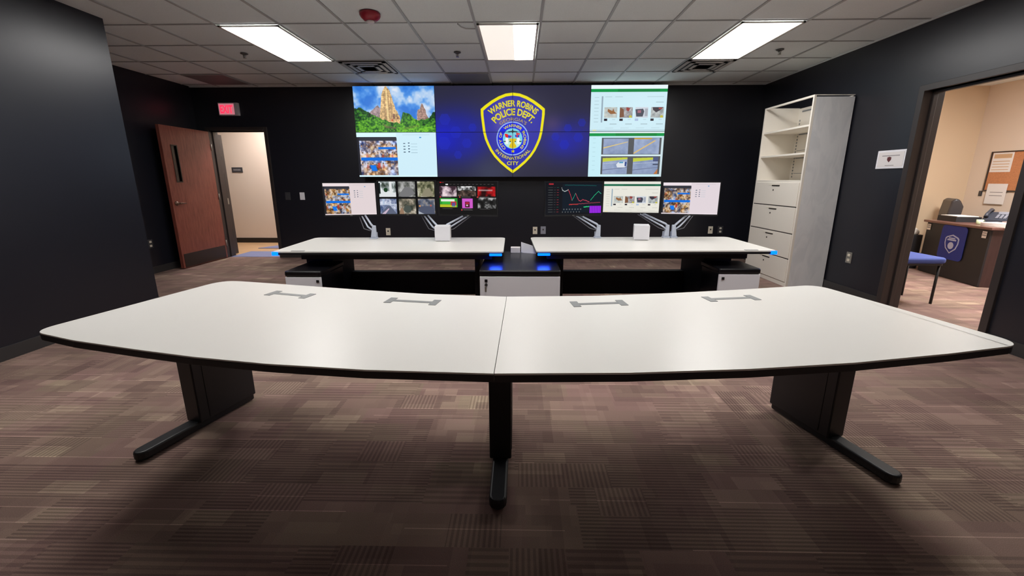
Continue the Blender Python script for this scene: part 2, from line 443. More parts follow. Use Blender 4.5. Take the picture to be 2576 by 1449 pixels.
def pic_temple():
    rng = np.random.default_rng(3); W, H = 520, 290
    n = noise(H, W, 90, rng, 4); im = ramp(n, [(0.30, (50,120,215)), (0.45, (85,150,230)), (0.56, (165,200,240)), (0.7, (225,232,245))])
    st = noise(H, W, 26, rng, 4)
    fine = noise(H, W, 7, rng, 2); vy = (np.arange(H)/H)[:,None]; ux = (np.arange(W)/W)[None]
    tier = .90+.16*(np.sin(vy*150)*.5+.5)*(np.sin(ux*420)*.35+.65)
    def stone(pts, base):
        m = poly(im, pts, base); k = np.clip((0.45+st*0.45+fine*.55)*tier, .3, 1.3)[...,None]; im[m] = np.clip((im*k), 0, 255)[m]
    def P(*a): return [(x*W, y*H) for x, y in a]
    stone(P((.17,.62),(.20,.55),(.235,.50),(.27,.44),(.295,.41),(.32,.47),(.35,.50),(.38,.80),(.17,.80)), (176,152,156))
    stone(P((.405,.00),(.42,.02),(.432,.05),(.455,.10),(.462,.16),(.478,.24),(.488,.34),(.505,.42),(.512,.50),(.535,.55),(.545,.61),(.565,.66),(.565,.88),(.30,.82),(.315,.62),(.325,.52),(.333,.40),(.342,.28),(.350,.18),(.368,.10),(.385,.05),(.395,.02)), (236,196,138))
    for (a, b, c_) in ((.372,.10,.395),(.425,.08,.438),(.455,.20,.468)): poly(im, P((a,b),(a+.008,b),(c_+.01,.75),(c_-.02,.75)), (120,84,60), .30)
    poly(im, P((.402,.06),(.418,.06),(.428,.74),(.402,.74)), (246,220,156), .65)
    R_(im, .475, .60, .50, .72, (90,50,60), .6); R_(im, .525, .66, .545, .72, (120,60,50), .6); R_(im, .455, .72, .475, .76, (200,60,40), .7)
    stone(P((.84,.37),(.855,.40),(.865,.46),(.885,.52),(.89,.60),(.905,.66),(.925,.70),(.93,.84),(.775,.84),(.775,.62),(.785,.52),(.80,.50),(.815,.50),(.825,.43)), (180,146,134))
    tree = .5*noise(H, W, 34, rng, 4)+.5*noise(H, W, 9, rng, 2)
    xs = np.arange(W)/W; line = np.interp(xs, [0,.08,.18,.28,.36,.46,.56,.60,.66,.72,.78,.86,.93,.97,1],[.47,.47,.56,.66,.72,.78,.80,.58,.60,.66,.74,.72,.70,.57,.56])+.06*(noise(1, W, 18, rng, 3)[0]-.5)
    yy = (np.arange(H)/H)[:,None]; m = yy > line[None]
    g = ramp(np.clip(tree*1.1+(yy-.75)*.45, 0, 1), [(0.30,(14,44,24)),(0.46,(34,92,36)),(0.58,(66,132,40)),(0.80,(120,196,50))])
    im[m] = g[m]
    poly(im, P((.33,.80),(.40,.86),(.52,.90),(.50,.93),(.38,.91)), (120,96,80), .6); poly(im, P((.60,.90),(.78,.84),(.80,.87),(.62,.95)), (110,130,60), .5)
    im[int(.5*H):] = soften(im[int(.5*H):], 1)
    return im

def soften(im, n=1):
    for _ in range(n):
        q = np.pad(im, ((1,1),(1,1),(0,0)), 'edge'); im = (q[:-2,1:-1]+q[2:,1:-1]+q[1:-1,:-2]+q[1:-1,2:]+2*q[1:-1,1:-1])/6
    return im
def crowd(h, w, seed=5, gray=False):
    rng = np.random.default_rng(seed); n = noise(h, w, max(w/12, 2), rng, 3)
    im = ramp(n, [(0.25,(62,50,52)),(0.42,(120,98,84)),(0.55,(172,150,130)),(0.7,(206,196,192))])
    hu = noise(h, w, max(w/8, 2), rng, 2)[...,None]; im = np.clip(im+(hu-.5)*np.array([-90, 0, 130]), 0, 255)
    if w > 150: im = np.clip(im*1.1+np.array([0, 6, 22]), 0, 255)
    for v0 in (.20, .40, .68):
        for i in range(7):
            u = .05+i*.135+rng.random()*.03; c = [(226,220,206),(66,66,92),(186,70,52),(214,196,140),(150,150,160)][rng.integers(5)]
            R_(im, u-.028, v0+.04, u+.028, v0+.13, c, .55); disc(im, u*w, (v0+rng.random()*.03)*h, w*.022, (196,160,130)); disc(im, u*w, (v0-.012)*h, w*.016, (70,54,46))
    R_(im, 0, 0, 1, .08, (50,52,62)); R_(im, .50, .245, .97, .30, (10,110,225)); R_(im, .02, .52, 1, .60, (10,110,225))
    poly(im, [(.30*w,.88*h),(.24*w,.72*h),(.40*w,.72*h),(.44*w,.88*h)], (20,120,235)); R_(im, .46, .66, .53, .80, (190,50,40), .8)
    return soften(im, 2 if w > 150 else 1)
def pic_window(W, H, bg, seed=5):
    im = canvas(W, H, bg)
    R_(im, 0, 0, .50, .09, tuple(min(c+12, 255) for c in bg))
    R_(im, 0, .10, .50, .97, (36,36,44)); paste(im, .03, .12, .505, .97, lambda h, w: crowd(h, w, seed))
    R_(im, .79, .10, .815, .125, (60,150,205))
    for i in range(4):
        v = .235+i*.065; R_(im, .585, v, .61, v+.02, (70,90,110)); R_(im, .645, v-.01, .665, v+.012, (60,80,110)); R_(im, .68, v+.018, .76, v+.026, (150,180,195))
    R_(im, .58, .055, .92, .062, tuple(c*.85 for c in bg)); R_(im, 0, .965, 1, 1, tuple(min(c+8, 255) for c in bg))
    return im
def thumb(kind):
    def f(h, w):
        rng = np.random.default_rng(20+kind); n = noise(h, w, max(w/5, 2), rng, 3); P = lambda *a: [(x*w, y*h) for x, y in a]
        if kind == 0: im = ramp(n, [(.2,(170,180,180)),(.8,(215,215,205))]); poly(im, P((.28,.15),(.62,.35),(.7,.1),(.78,.4),(.98,.6),(.5,.65),(.25,.4)), (150,100,60))
        elif kind == 1: im = ramp(n, [(.2,(120,116,118)),(.8,(190,190,192))]); poly(im, P((0,0),(.3,.2),(.35,.9),(0,1)), (125,85,62)); poly(im, P((.5,0),(.8,.1),(.7,.4),(.5,.3)), (150,62,58)); disc(im, w*.85, h*.9, h*.14, (196,190,70))
        elif kind == 2: im = canvas(w, h, (205,212,222)); poly(im, P((0,.2),(.6,.15),(.7,.4),(.6,.9),(.1,.9)), (66,70,84)); R_(im, .18, .3, .45, .55, (160,100,116)); R_(im, .75, .15, .98, .85, (165,170,180))
        elif kind == 3: im = ramp(n, [(.2,(140,146,148)),(.8,(200,205,205))]); poly(im, P((.1,0),(.95,.0),(.7,.3),(.4,.5),(.15,.25)), (60,52,62)); R_(im, .6, .05, .85, .2, (160,70,66)); disc(im, w*.85, h*.9, h*.14, (196,190,70))
        return im
    return f
def road(kind):
    def f(h, w):
        rng = np.random.default_rng(40+kind); n = noise(h, w, w/3, rng, 4); im = ramp(n, [(.2,(128,144,178)),(.8,(168,182,212))]); P = lambda *a: [(x*w, y*h) for x, y in a]
        if kind == 0: poly(im, P((0,.58),(.98,.22),(.98,.26),(0,.66)), (220,196,130)); R_(im, 0, 0, 1, .05, (96,110,120))
        if kind == 1: poly(im, P((0,.92),(.80,.15),(.86,.17),(0,1.)), (228,190,110)); R_(im, 0, 0, .7, .08, (205,160,60))
        if kind >= 2:
            R_(im, 0, 0, 1, .12, (90,90,96)); poly(im, P((0,.08),(1,.04),(1,.14),(.5,.22),(0,.30)), (196,206,70)); poly(im, P((0,.75),(1,.6),(1,.63),(0,.79)), (110,118,150)); poly(im, P((0,.4),(1,.3),(1,.32),(0,.42)), (195,205,225))
            if kind == 2: poly(im, P((.55,.45),(.68,.28),(.95,.28),(1,.5),(.9,.62),(.6,.62)), (222,228,235)); R_(im, .68, .3, .84, .38, (70,150,190)); R_(im, .9, .3, .98, .55, (60,80,140))
            else: R_(im, .8, .02, 1, .28, (80,90,130)); R_(im, .8, .42, 1, .48, (60,66,90)); poly(im, P((.85,1),(1,.7),(1,1)), (190,120,70))
        return im
    return f
def pic_list(W, H, bg, bar):
    im = canvas(W, H, bg); R_(im, 0, 0, 1, .085, (235,248,252) if bg[0] < 230 else bg); R_(im, 0, .085, 1, .15, bar); R_(im, .35, .085, .9, .15, tuple(c*.88 for c in bar))
    R_(im, .145, .24, .165, .80, (150,170,185))
    for i in range(8): R_(im, .05, .26+i*.075, .11, .272+i*.075, tuple(c*.87 for c in bg))
    R_(im, .19, .245, .28, .258, tuple(c*.83 for c in bg)); R_(im, .32, .245, .42, .258, tuple(c*.83 for c in bg)); R_(im, .74, .245, .96, .258, tuple(c*.85 for c in bg)); R_(im, .86, .36, .96, .375, tuple(c*.8 for c in bg))
    for k in range(4):
        u = .185+k*.205; paste(im, u, .475, u+.17, .70, thumb(k)); R_(im, u+.00, .72, u+.045, .77, (44,38,50) if k != 2 else (170,190,220)); R_(im, u+.11, .735, u+.15, .747, tuple(c*.85 for c in bg))
        R_(im, u+.08, .83, u+.17, .845, tuple(c*.8 for c in bg)); R_(im, u+.02, .92, u+.13, .93, tuple(c*.9 for c in bg))
    R_(im, .0, .965, 1, .985, tuple(c*.85 for c in bg)); R_(im, .04, .965, .09, .985, (220,210,130))
    return im
def pic_roads(W, H):
    bg = (200,238,248); im = canvas(W, H, bg); R_(im, 0, 0, 1, .03, (236,250,252)); R_(im, 0, .03, 1, .095, (20,150,74)); R_(im, .35, .03, .9, .095, (16,134,60))
    R_(im, .17, .13, .97, .95, (86,88,92)); 
    paste(im, .195, .135, .53, .49, road(0)); paste(im, .605, .135, .945, .49, road(1)); R_(im, .17, .50, .99, .54, (214,236,240))
    paste(im, .195, .55, .53, .94, road(2)); paste(im, .605, .55, .945, .94, road(3)); R_(im, .15, .945, 1, .97, (214,242,246)); R_(im, .97, .1, 1, 1, (206,226,232))
    for i in range(8): R_(im, .05, .14+i*.1, .09, .15+i*.1, (180,215,226))
    return im
def pic_center():
    """the four middle panels as one picture; canvas is 2.349 m x 1.333 m"""
    S = 820; W, H = int(2.349*S), int(1.333*S)
    gx, gy = np.meshgrid((np.arange(W)+.5)/W, (np.arange(H)+.5)/H)
    im = canvas(W, H, (44,43,60))
    def glow(u, v, su, sv, col, a): 
        nonlocal im
        k = (a*np.exp(-((gx-u)/su)**2-((gy-v)/sv)**2))[...,None]; im = im*(1-k)+np.array(col, float)*k
    glow(.5, .45, .30, .5, (66,62,96), .55); glow(.06, .55, .20, .26, (18,28,196), 1.0); glow(.22, .55, .14, .25, (32,38,160), .8)
    glow(.84, .60, .16, .20, (36,40,172), .9); glow(.97, .55, .10, .22, (40,40,150), .5); glow(.36, .95, .14, .18, (66,72,96), .6); glow(.76, .42, .06, .10, (90,70,110), .5)
    # faint hexagons
    for (u, v, r) in ((.06,.36,.07),(.13,.50,.07),(.05,.62,.08),(.20,.62,.06),(.14,.75,.05),(.24,.45,.05),(.86,.46,.05),(.93,.56,.06),(.84,.64,.06),(.95,.40,.05),(.78,.55,.05)):
        p = [(u*W+r*W*.55*math.cos(a*PI/3), v*H+r*W*.55*math.sin(a*PI/3)) for a in range(6)]
        poly(im, p, (40,60,225), .28); q = [(u*W+(x-u*W)*.93, v*H+(y-v*H)*.93) for x, y in p]; poly(im, q, (22,28,160), .24)
    # crest: drawn in a 1449-unit square frame 1.302 m wide, centred on its own axis
    k = 1.306/1449*S; ox = W*((-0.116+1.295)/2.349)-737*k; oy = (2.668-2.640)*S
    def Q(pts): return [(ox+x*k, oy+y*k) for x, y in pts]
    half = [(737,82),(620,96),(500,140),(380,205),(270,280),(198,338),(200,430),(215,560),(232,700),(262,820),(300,910),(350,1010),(420,1110),(520,1215),(640,1315),(737,1385)]
    shield = half+[(1474-x, y) for x, y in half[::-1][1:-1]]
    c = np.array([737, 700.])
    poly(im, Q(shield), (238,226,20))
    inner = [tuple(c+(np.array(p)-c)*np.array([.915, .925])) for p in shield]; 
    m = poly(im, Q(inner), (54,54,164)); 
    k2 = (.75*np.exp(-((gx-.43)/.05)**2-((gy-.34)/.17)**2))[...,None]; im2 = im*(1-k2)+np.array((104,90,172.))*k2; im[m] = im2[m]
    Y = (226,214,36); 
    def A(txt, cx, cy, r, h, mid, span, col=Y, bold=.02, out=True): arc_text(im, txt, ox+cx*k, oy+cy*k, r*k, h*k, mid, span, col, bold, out)
    A('WARNER ROBINS', 745, 861, 566, 96, 0, 82, bold=.03)
    A('POLICE DEPT.', 750, 841, 405, 108, 0, 96, bold=.03)
    A("GEORGIA'S", 742, 865, 338, 52, 0, 76, (196,170,60), .0)
    disc(im, ox+735*k, oy+815*k, 274*k, (150,180,235)); disc(im, ox+735*k, oy+815*k, 255*k, (20,34,225))
    disc(im, ox+735*k, oy+815*k, 165*k, (120,208,226))
    A('WARNER', 735, 815, 188, 46, 2, 88); A('ROBINS', 735, 815, 188, 46, 98, 84); A('OF', 735, 815, 188, 46, -74, 22); A('CITY', 735, 815, 188, 46, -118, 50)
    A('INTERNATIONAL', 738, 790, 372, 52, 180, 108, bold=.01, out=False)
    flat_text(im, 'CITY', ox+737*k, oy+1248*k, 62*k, 196*k, Y, .02)
    star = [(740+(34 if i % 2 == 0 else 14)*math.sin(i*PI/5), 1020-(34 if i % 2 == 0 else 14)*math.cos(i*PI/5)) for i in range(10)]; poly(im, Q(star), Y)
    poly(im, Q([(590,830),(880,830),(870,900),(820,950),(650,950),(600,900)]), (190,232,216))
    for x in (638, 830): poly(im, Q([(x-24,800),(x+24,800),(x+24,900),(x-24,900)]), (240,246,246))
    poly(im, Q([(600,735),(640,735),(690,770),(655,800),(615,785)]), (235,26,26)); poly(im, Q([(655,760),(720,762),(700,800),(660,795)]), (40,60,190)); poly(im, Q([(690,755),(722,775),(712,795)]), (235,26,26))
    poly(im, Q([(790,715),(862,730),(850,752),(795,745)]), (225,40,50)); poly(im, Q([(770,752),(850,756),(838,792),(778,786)]), (40,60,200)); poly(im, Q([(800,745),(820,745),(815,795),(800,795)]), (225,40,50))
    poly(im, Q([(660,700),(725,690),(735,660),(745,690),(815,700),(815,712),(745,710),(735,730),(725,710),(660,712)]), (50,66,70))
    poly(im, Q([(580,848),(620,848),(620,866),(580,866)]), (52,70,60)); poly(im, Q([(845,848),(885,848),(885,866),(845,866)]), (52,70,60)); poly(im, Q([(680,850),(790,850),(790,868),(680,868)]), (70,70,30))
    poly(im, Q([(665,835),(690,812),(785,812),(805,835),(770,850),(762,880),(795,930),(795,955),(735,975),(680,955),(675,930),(712,880),(705,850)]), (226,196,24))
    return shrink(im, 2)
def pic_cams(W, H):
    im = canvas(W, H, (6,6,8)); rng = np.random.default_rng(9)
    pal = [[(40,50,40),(150,160,160),(240,244,244)],[(60,64,60),(135,136,132),(190,190,190)],[(60,64,44),(140,138,108),(208,206,190)],[(50,70,110),(130,140,170),(215,220,235)],[(50,56,48),(128,120,104),(205,196,180)],[(50,54,64),(96,104,124),(160,150,140)]]
    for i in range(6):
        u = .02+(i % 3)*.335; v = .02+(i//3)*.52
        def f(h, w, i=i):
            n = noise(h, w, w/4, rng, 4); g = ramp(n, [(.25,pal[i][0]),(.5,pal[i][1]),(.72,pal[i][2])]); P = lambda *a: [(x*w, y*h) for x, y in a]
            if i == 0: poly(g, P((.05,1),(.15,.55),(.5,.6),(1,.75),(1,1)), (222,226,228)); R_(g, .62, 0, .78, .8, (225,228,228)); disc(g, w*.4, h*.55, h*.14, (24,60,32)); R_(g, 0, .1, .1, .8, (20,30,30))
            if i == 1: poly(g, P((0,.9),(.4,.35),(.75,.4),(1,.8),(.6,1),(.2,1)), (118,118,120))
            if i == 2: poly(g, P((.2,.95),(.45,.5),(.7,.4),(.95,.9),(.6,1)), (140,134,112))
            if i == 3: poly(g, P((0,1),(.45,.45),(.6,.45),(1,1)), (92,100,122)); poly(g, P((.08,1),(.5,.62),(.55,.66),(.3,1)), (200,180,200)); R_(g, 0, .35, 1, .40, (200,210,225)); poly(g, P((.15,0),(.3,0),(.25,.35),(.18,.35)), (180,196,220))
            if i == 4: disc(g, w*.5, h*.68, h*.25, (72,80,74)); poly(g, P((0,1),(.1,.6),(.2,.6),(.3,1)), (150,120,96))
            if i == 5: poly(g, P((0,1),(.1,.5),(.9,.45),(1,1)), (78,84,104)); R_(g, .05, .42, .15, .52, (215,150,90)); R_(g, .72, .4, .8, .5, (190,90,70)); poly(g, P((0,.8),(.35,1),(0,1)), (170,176,186))
            return g
        paste(im, u, v, u+.295, v+.46, f)
    return im
def pic_video(W, H):
    im = canvas(W, H, (16,15,16)); rng = np.random.default_rng(11)
    R_(im, .02, .01, .045, .04, (210,20,24)); R_(im, .05, .015, .09, .03, (120,40,44)); R_(im, .12, .065, .165, .10, (230,230,230))
    for i in range(12): R_(im, .19+i*.065, .075, .225+i*.065, .09, (70,66,66))
    def f(a, b, c, s):
        def g(h, w): return ramp(noise(h, w, w/s, rng, 3), [(.3,a),(.5,b),(.7,c)])
        return g
    paste(im, .01, .14, .31, .45, f((60,40,50),(170,150,160),(235,215,220),4)); paste(im, .33, .14, .64, .27, f((40,40,40),(130,130,130),(225,225,225),8)); paste(im, .33, .27, .64, .44, f((30,24,22),(70,56,50),(110,90,80),6))
    paste(im, .67, .15, .97, .44, f((40,6,8),(120,10,16),(190,24,28),3)); R_(im, .69, .24, .92, .28, (215,200,200), .6)
    R_(im, .01, .50, .32, .78, (40,150,50)); R_(im, .03, .53, .27, .60, (225,235,220)); R_(im, .01, .70, .30, .78, (180,190,40)); R_(im, .20, .60, .30, .72, (190,50,40)); R_(im, .22, .64, .28, .76, (50,90,190), .7); R_(im, .05, .60, .2, .68, (60,180,60))
    R_(im, .40, .51, .585, .80, (206,90,200)); R_(im, .45, .60, .53, .78, (70,20,40)); R_(im, .46, .62, .52, .68, (170,40,60)); R_(im, .47, .70, .50, .74, (220,200,200))
    paste(im, .67, .48, .98, .80, f((14,14,14),(40,40,40),(170,170,170),4))
    for u, v in ((.05,.455),(.39,.455),(.42,.85),(.70,.455)): R_(im, u, v, u+.16, v+.018, (90,86,86)); R_(im, u-.04, v-.01, u-.015, v+.03, (180,60,60))
    for u in (.05,.38,.70): R_(im, u, .82, u+.18, .835, (80,78,78))
    return im
def pic_chart(W, H):
    im = canvas(W, H, (14,16,24)); R_(im, .30, .06, 1, .93, (12,24,36)); R_(im, .06, .04, .14, .08, (170,40,50))
    rng = np.random.default_rng(14)
    for i in range(11): R_(im, .05, .16+i*.075, .13, .17+i*.075, (90,96,96)); R_(im, .15, .16+i*.075, .18, .17+i*.075, (70,76,76)); R_(im, .20, .16+i*.075, .235, .17+i*.075, (150,50,60) if i % 4 else (50,130,110))
    def line(p, col, w=1.6):
        for (x0, y0), (x1, y1) in zip(p[:-1], p[1:]):
            n = int(max(abs(x1-x0)*W, abs(y1-y0)*H))+1
            for t in range(n):
                x = (x0+(x1-x0)*t/n)*W; y = (y0+(y1-y0)*t/n+.006*rng.standard_normal())*H; y = min(max(y, 0), H-4); x = min(x, W-3)
                im[int(y):int(y)+3, int(x):int(x)+int(w)] = col
    line([(.28,.16),(.30,.24),(.34,.28),(.40,.22)], (190,200,200)); line([(.40,.22),(.44,.38),(.47,.55)], (220,60,80)); line([(.47,.55),(.50,.45),(.53,.33)], (40,180,150)); line([(.53,.33),(.56,.45),(.59,.55),(.62,.58),(.66,.53),(.72,.56),(.78,.60)], (200,70,90))
    line([(.80,.55),(.86,.42),(.90,.34),(.94,.27)], (40,200,140)); line([(.94,.27),(.99,.36)], (70,180,150)); line([(.42,.68),(.58,.67)], (200,60,60), 2); line([(.58,.66),(.98,.62)], (150,60,80)); line([(.68,.76),(.78,.75)], (50,200,130), 3)
    line([(.34,.08),(.9,.10)], (20,80,80))
    R_(im, .79, .74, 1, .96, (130,20,200)); 
    for i in range(7): R_(im, .80+i*.03, .74, .81+i*.03, .96, (170,60,240))
    for i in range(7): R_(im, .32+i*.05, .82, .34+i*.05, .85, (110,116,120)); R_(im, .30+i*.05, .90, .31+i*.05, .94, (120,124,124))
    return im

def screen_mesh(name, x0, z0, x1, z1, y, img, parent):
    """lit picture surface in the local XZ plane facing -Y; one colour sample per vertex"""
    H, W = img.shape[:2]
    xs = np.linspace(x0, x1, W); zs = np.linspace(z1, z0, H)
    gx, gz = np.meshgrid(xs, zs); co = np.stack([gx, np.full_like(gx, y), gz], -1).reshape(-1, 3).astype(np.float32)
    idx = np.arange(H*W).reshape(H, W); q = np.stack([idx[1:,:-1], idx[1:,1:], idx[:-1,1:], idx[:-1,:-1]], -1).reshape(-1, 4)
    me = bpy.data.meshes.new(name); me.vertices.add(H*W); me.vertices.foreach_set('co', co.ravel())
    me.loops.add(q.size); me.loops.foreach_set('vertex_index', q.ravel().astype(np.int32))
    me.polygons.add(len(q)); me.polygons.foreach_set('loop_start', (np.arange(len(q))*4).astype(np.int32)); me.polygons.foreach_set('loop_total', np.full(len(q), 4, np.int32))
    me.update(calc_edges=True)
    c = np.clip(img/255.0, 0, 1); c = np.where(c <= 0.04045, c/12.92, ((c+.055)/1.055)**2.4)
    col = np.concatenate([c, np.ones((H, W, 1))], -1).reshape(-1, 4).astype(np.float32)
    at = me.color_attributes.new('picture', 'FLOAT_COLOR', 'POINT'); at.data.foreach_set('color', col.ravel())
    me.materials.append(M['screen'])
    o = bpy.data.objects.new(name, me); C.objects.link(o); o.parent = parent
    return o

# ------------------------------------------------------------------ the room
HC = 2.707
XL, XR, YB, YF = -5.17, 3.737, 6.83, -3.2
D1 = (-4.985, -4.085, 2.06)          # back doorway x0, x1, head
D2 = (3.22, 4.14, 2.085)             # office doorway y0, y1, head
WT = 0.155
fl = MB()
fl.box(-6.2, YF-.1, -.06, 7.4, 7.0, 0)
floor = struct(fl, 'floor', M['carpet'], 'patchwork brown and mauve carpet tiles with fine ribs')
hf = MB(); hf.box(-7.5, 7.0, -.06, -3.0, 8.6, 0); struct(hf, 'floor_hall', M['hall_floor'], 'shiny tan floor of the hallway')
hf = MB(); hf.box(D1[0]+.01, 6.87, 0.0, D1[1]-.01, 7.42, .004); struct(hf, 'trim_1', M['mat_blue'], 'slate blue threshold strip in the back doorway')

# ceiling: tiles above a steel grid
G = 0.6096; GX, GY = -0.4253, 4.2152
ce = MB(); ce.box(XL-.1, YF-.1, HC+.006, XR+.1, YB+.1, HC+.05, 0)
k = math.floor((XL-GX)/G)
while GX+k*G < XR+.1:
    x = GX+k*G; ce.box(x-.011, YF, HC-.003, x+.011, YB, HC+.004, 1); k += 1
k = math.floor((YF-GY)/G)
while GY+k*G < YB:
    y = GY+k*G; ce.box(XL, y-.008, HC-.001, XR, y+.008, HC+.004, 1); k += 1
ce.box(XL, YB-.03, HC-.006, XR, YB, HC+.003, 0); ce.box(XR-.03, YF, HC-.006, XR, YB, HC+.003, 0)
struct(ce, 'ceiling', [M['tile'], M['tbar']], 'white suspended ceiling of square tiles in a grey grid')

w = MB()   # back wall: black on the room side, beige on the hallway side
for (a, b, z0, z1) in ((XL-.2, D1[0]-.0, 0, HC+.05), (D1[1], XR+.2, 0, HC+.05), (D1[0], D1[1], D1[2], HC+.05)):
    w.box(a, YB, z0, b, YB+.09, z1, 0); w.box(a, YB+.09, z0, b, YB+.17, z1, 1)
struct(w, 'wall_back', [M['wall'], M['beige']], 'black painted wall behind the video screens')
w = MB(); w.box(XL-.15, 4.0, 0, XL, YB, HC+.05); struct(w, 'wall_left', M['wall'], 'black wall of the recess beside the wooden door')
NC = (-3.78, 4.07)
w = MB(); w.prism([NC, (NC[0], YF), (-5.3, YF), (-5.3, NC[1])], 0, HC+.05)
struct(w, 'wall_left_near', M['wall'], 'black wall jutting out on the left near the table')
w = MB()
for (a, b, z0, z1) in ((YF, D2[0], 0, HC+.05), (D2[1], YB+.2, 0, HC+.05), (D2[0], D2[1], D2[2], HC+.05)):
    w.box(XR, a, z0, XR+.08, b, z1, 0); w.box(XR+.08, a, z0, XR+WT, b, z1, 1)
struct(w, 'wall_right', [M['wall'], M['tan']], 'black wall on the right with the office doorway')
w = MB(); w.box(-5.3, YF-.15, 0, XR+.2, YF, HC+.05); struct(w, 'wall_front', M['beige'], 'beige wall behind the camera')
# baseboards
b = MB(); b.box(XL, YB-.012, 0, D1[0]-.055, YB, .10); b.box(D1[1]+.055, YB-.012, 0, XR, YB, .10); struct(b, 'baseboard_back', M['base'])
b = MB(); b.box(XL, NC[1], 0, XL+.012, YB, .10); struct(b, 'baseboard_left', M['base'])
b = MB(); pts = [NC, (NC[0], YF)]
for p, q in zip(pts[:-1], pts[1:]):
    d = Vector((q[0]-p[0], q[1]-p[1])).normalized(); n = Vector((-d.y, d.x)) * 0.012
    b.prism([p, q, (q[0]+n.x, q[1]+n.y), (p[0]+n.x, p[1]+n.y)], 0, .10)
struct(b, 'baseboard_left_near', M['base'])
b = MB(); b.box(XR-.012, YF, 0, XR, D2[0]-.05, .10); b.box(XR-.012, D2[1]+.05, 0, XR, YB, .10); struct(b, 'baseboard_right', M['base'])

# door frames
f = MB(); x0, x1, h = D1; t = .05
for (a, b_) in ((x0-t, x0+.002), (x1-.002, x1+t)): f.box(a, YB-.018, 0, b_, YB+.19, h+t)
f.box(x0, YB-.018, h-.0, x1, YB+.19, h+t)
f.box(x0, YB+.06, 0, x0+.018, YB+.10, h); f.box(x1-.018, YB+.06, 0, x1, YB+.10, h); f.box(x0, YB+.06, h-.018, x1, YB+.10, h)
struct(f, 'trim_2', M['frame'], 'dark metal frame of the back doorway', bevel=.003)
f = MB(); y0, y1, h = D2; t = .055
for (a, b_) in ((y0-t, y0+.002), (y1-.002, y1+t)): f.box(XR-.02, a, 0, XR+WT+.02, b_, h+t)
f.box(XR-.02, y0, h, XR+WT+.02, y1, h+t)
f.box(XR+.06, y1-.02, 0, XR+.10, y1, h); f.box(XR+.06, y0, 0, XR+.10, y0+.02, h); f.box(XR+.06, y0, h-.02, XR+.10, y1, h)
struct(f, 'trim_3', M['frame'], 'dark metal frame of the office doorway', bevel=.003)

# hallway beyond the back doorway
w = MB(); w.box(-7.6, 8.53, 0, -2.9, 8.65, HC); struct(w, 'wall_hall', M['beige'], 'beige hallway wall beyond the back doorway')
w = MB(); w.box(-7.6, 7.0, 0, -7.5, 8.6, HC); w.box(-3.0, 7.0, 0, -2.9, 8.6, HC); struct(w, 'wall_hall_ends', M['beige'])
w = MB(); w.box(-7.6, 7.0, HC, -2.9, 8.65, HC+.05); struct(w, 'ceiling_hall', M['tile'])
b = MB(); b.box(-7.5, 8.515, 0, -3.0, 8.53, .10); struct(b, 'baseboard_hall', M['basedark'])
rg = MB(); rg.prism([(-5.05, 7.75), (-3.6, 7.75), (-3.6, 8.25), (-4.75, 8.25)], .001, .012); tag(rg.build('floor_mat', M['mat_blue']), 'slate blue mat on the hallway floor beyond the back doorway', 'mat')
d = MB(); d.box(-5.115, 7.03, .01, -5.07, 7.22, 2.03, 0)
for z0, z1 in ((1.80, 1.95), (1.62, 1.68), (1.0, 1.40), (.3, .45)): d.box(-5.07, 7.09, z0, -5.066, 7.15, z1, 1)
d.box(-5.07, 7.07, .88, -5.064, 7.16, .98, 2)
struct(d, 'door_2', [M['frame'], M['ink'], M['steel']], 'dark hallway door seen nearly edge on')
p = thing('room_sign', 'small dark plaque on the beige hallway wall', 'sign', (-5.76, 8.53, 1.49))
m_ = MB(); m_.box(-.11, -.012, -.05, .11, 0, .05); m_.build('plate', M['plate_dark'], p, bevel=.003)
m_ = MB()
for i in range(5): m_.box(-.07+i*.03, -.014, -.015, -.05+i*.03, -.012, .015)
m_.build('raised_marks', M['print_grey'], p)

# office beyond the right doorway
ox1, oy1 = 7.17, 6.89
w = MB(); w.box(XR+WT, oy1, 0, ox1+.1, oy1+.1, HC); struct(w, 'wall_office_back', M['tan'], 'tan office wall seen through the right doorway')
w = MB(); w.box(ox1, 1.0, 0, ox1+.1, oy1, HC); struct(w, 'wall_office_right', M['beige'], 'pale office wall with the cork board')
w = MB(); w.box(XR+WT, .9, 0, ox1+.1, 1.0, HC); struct(w, 'wall_office_front', M['beige'])
w = MB(); w.box(XR+.1, .9, HC-.02, ox1+.1, oy1+.1, HC+.05); struct(w, 'ceiling_office', M['tile'])
b = MB(); b.box(XR+WT, oy1-.012, 0, ox1, oy1, .10); b.box(ox1-.012, 1.0, 0, ox1, oy1, .10); struct(b, 'baseboard_office', M['basedark'])

# ------------------------------------------------------------------ ceiling fixtures
def troffer(name, label, cx, cy, w_, l_, z=HC, group=None, dim=False, lens='lamp'):
    t = thing(name, label, 'ceiling light', (cx, cy, z), 0, group)
    f = MB(); a, b_ = w_/2, l_/2; e = .022
    f.box(-a, -b_, -.012, -a+e, b_, -.001); f.box(a-e, -b_, -.012, a, b_, -.001); f.box(-a, -b_, -.012, a, -b_+e, -.001); f.box(-a, b_-e, -.012, a, b_, -.001)
    f.build('frame', M['lamp_frame'], t)
    d_ = MB()
    if dim:
        d_.box(-a+e, -b_+e, -.009, .05, b_-e, -.003, 1); d_.box(.05, -b_+e, -.009, a-e, b_-e, -.003, 0)
    else: d_.box(-a+e, -b_+e, -.009, a-e, b_-e, -.003, 0)
    d_.build('diffuser', [M[lens], M['lamp_dim']], t)
    return t
g0 = 'recessed lights in the ceiling'
troffer('ceiling_light', 'long bright ceiling light on the left, above the wooden door side', GX-3.5*G, GY+G, G-.03, 2*G-.03, group=g0)
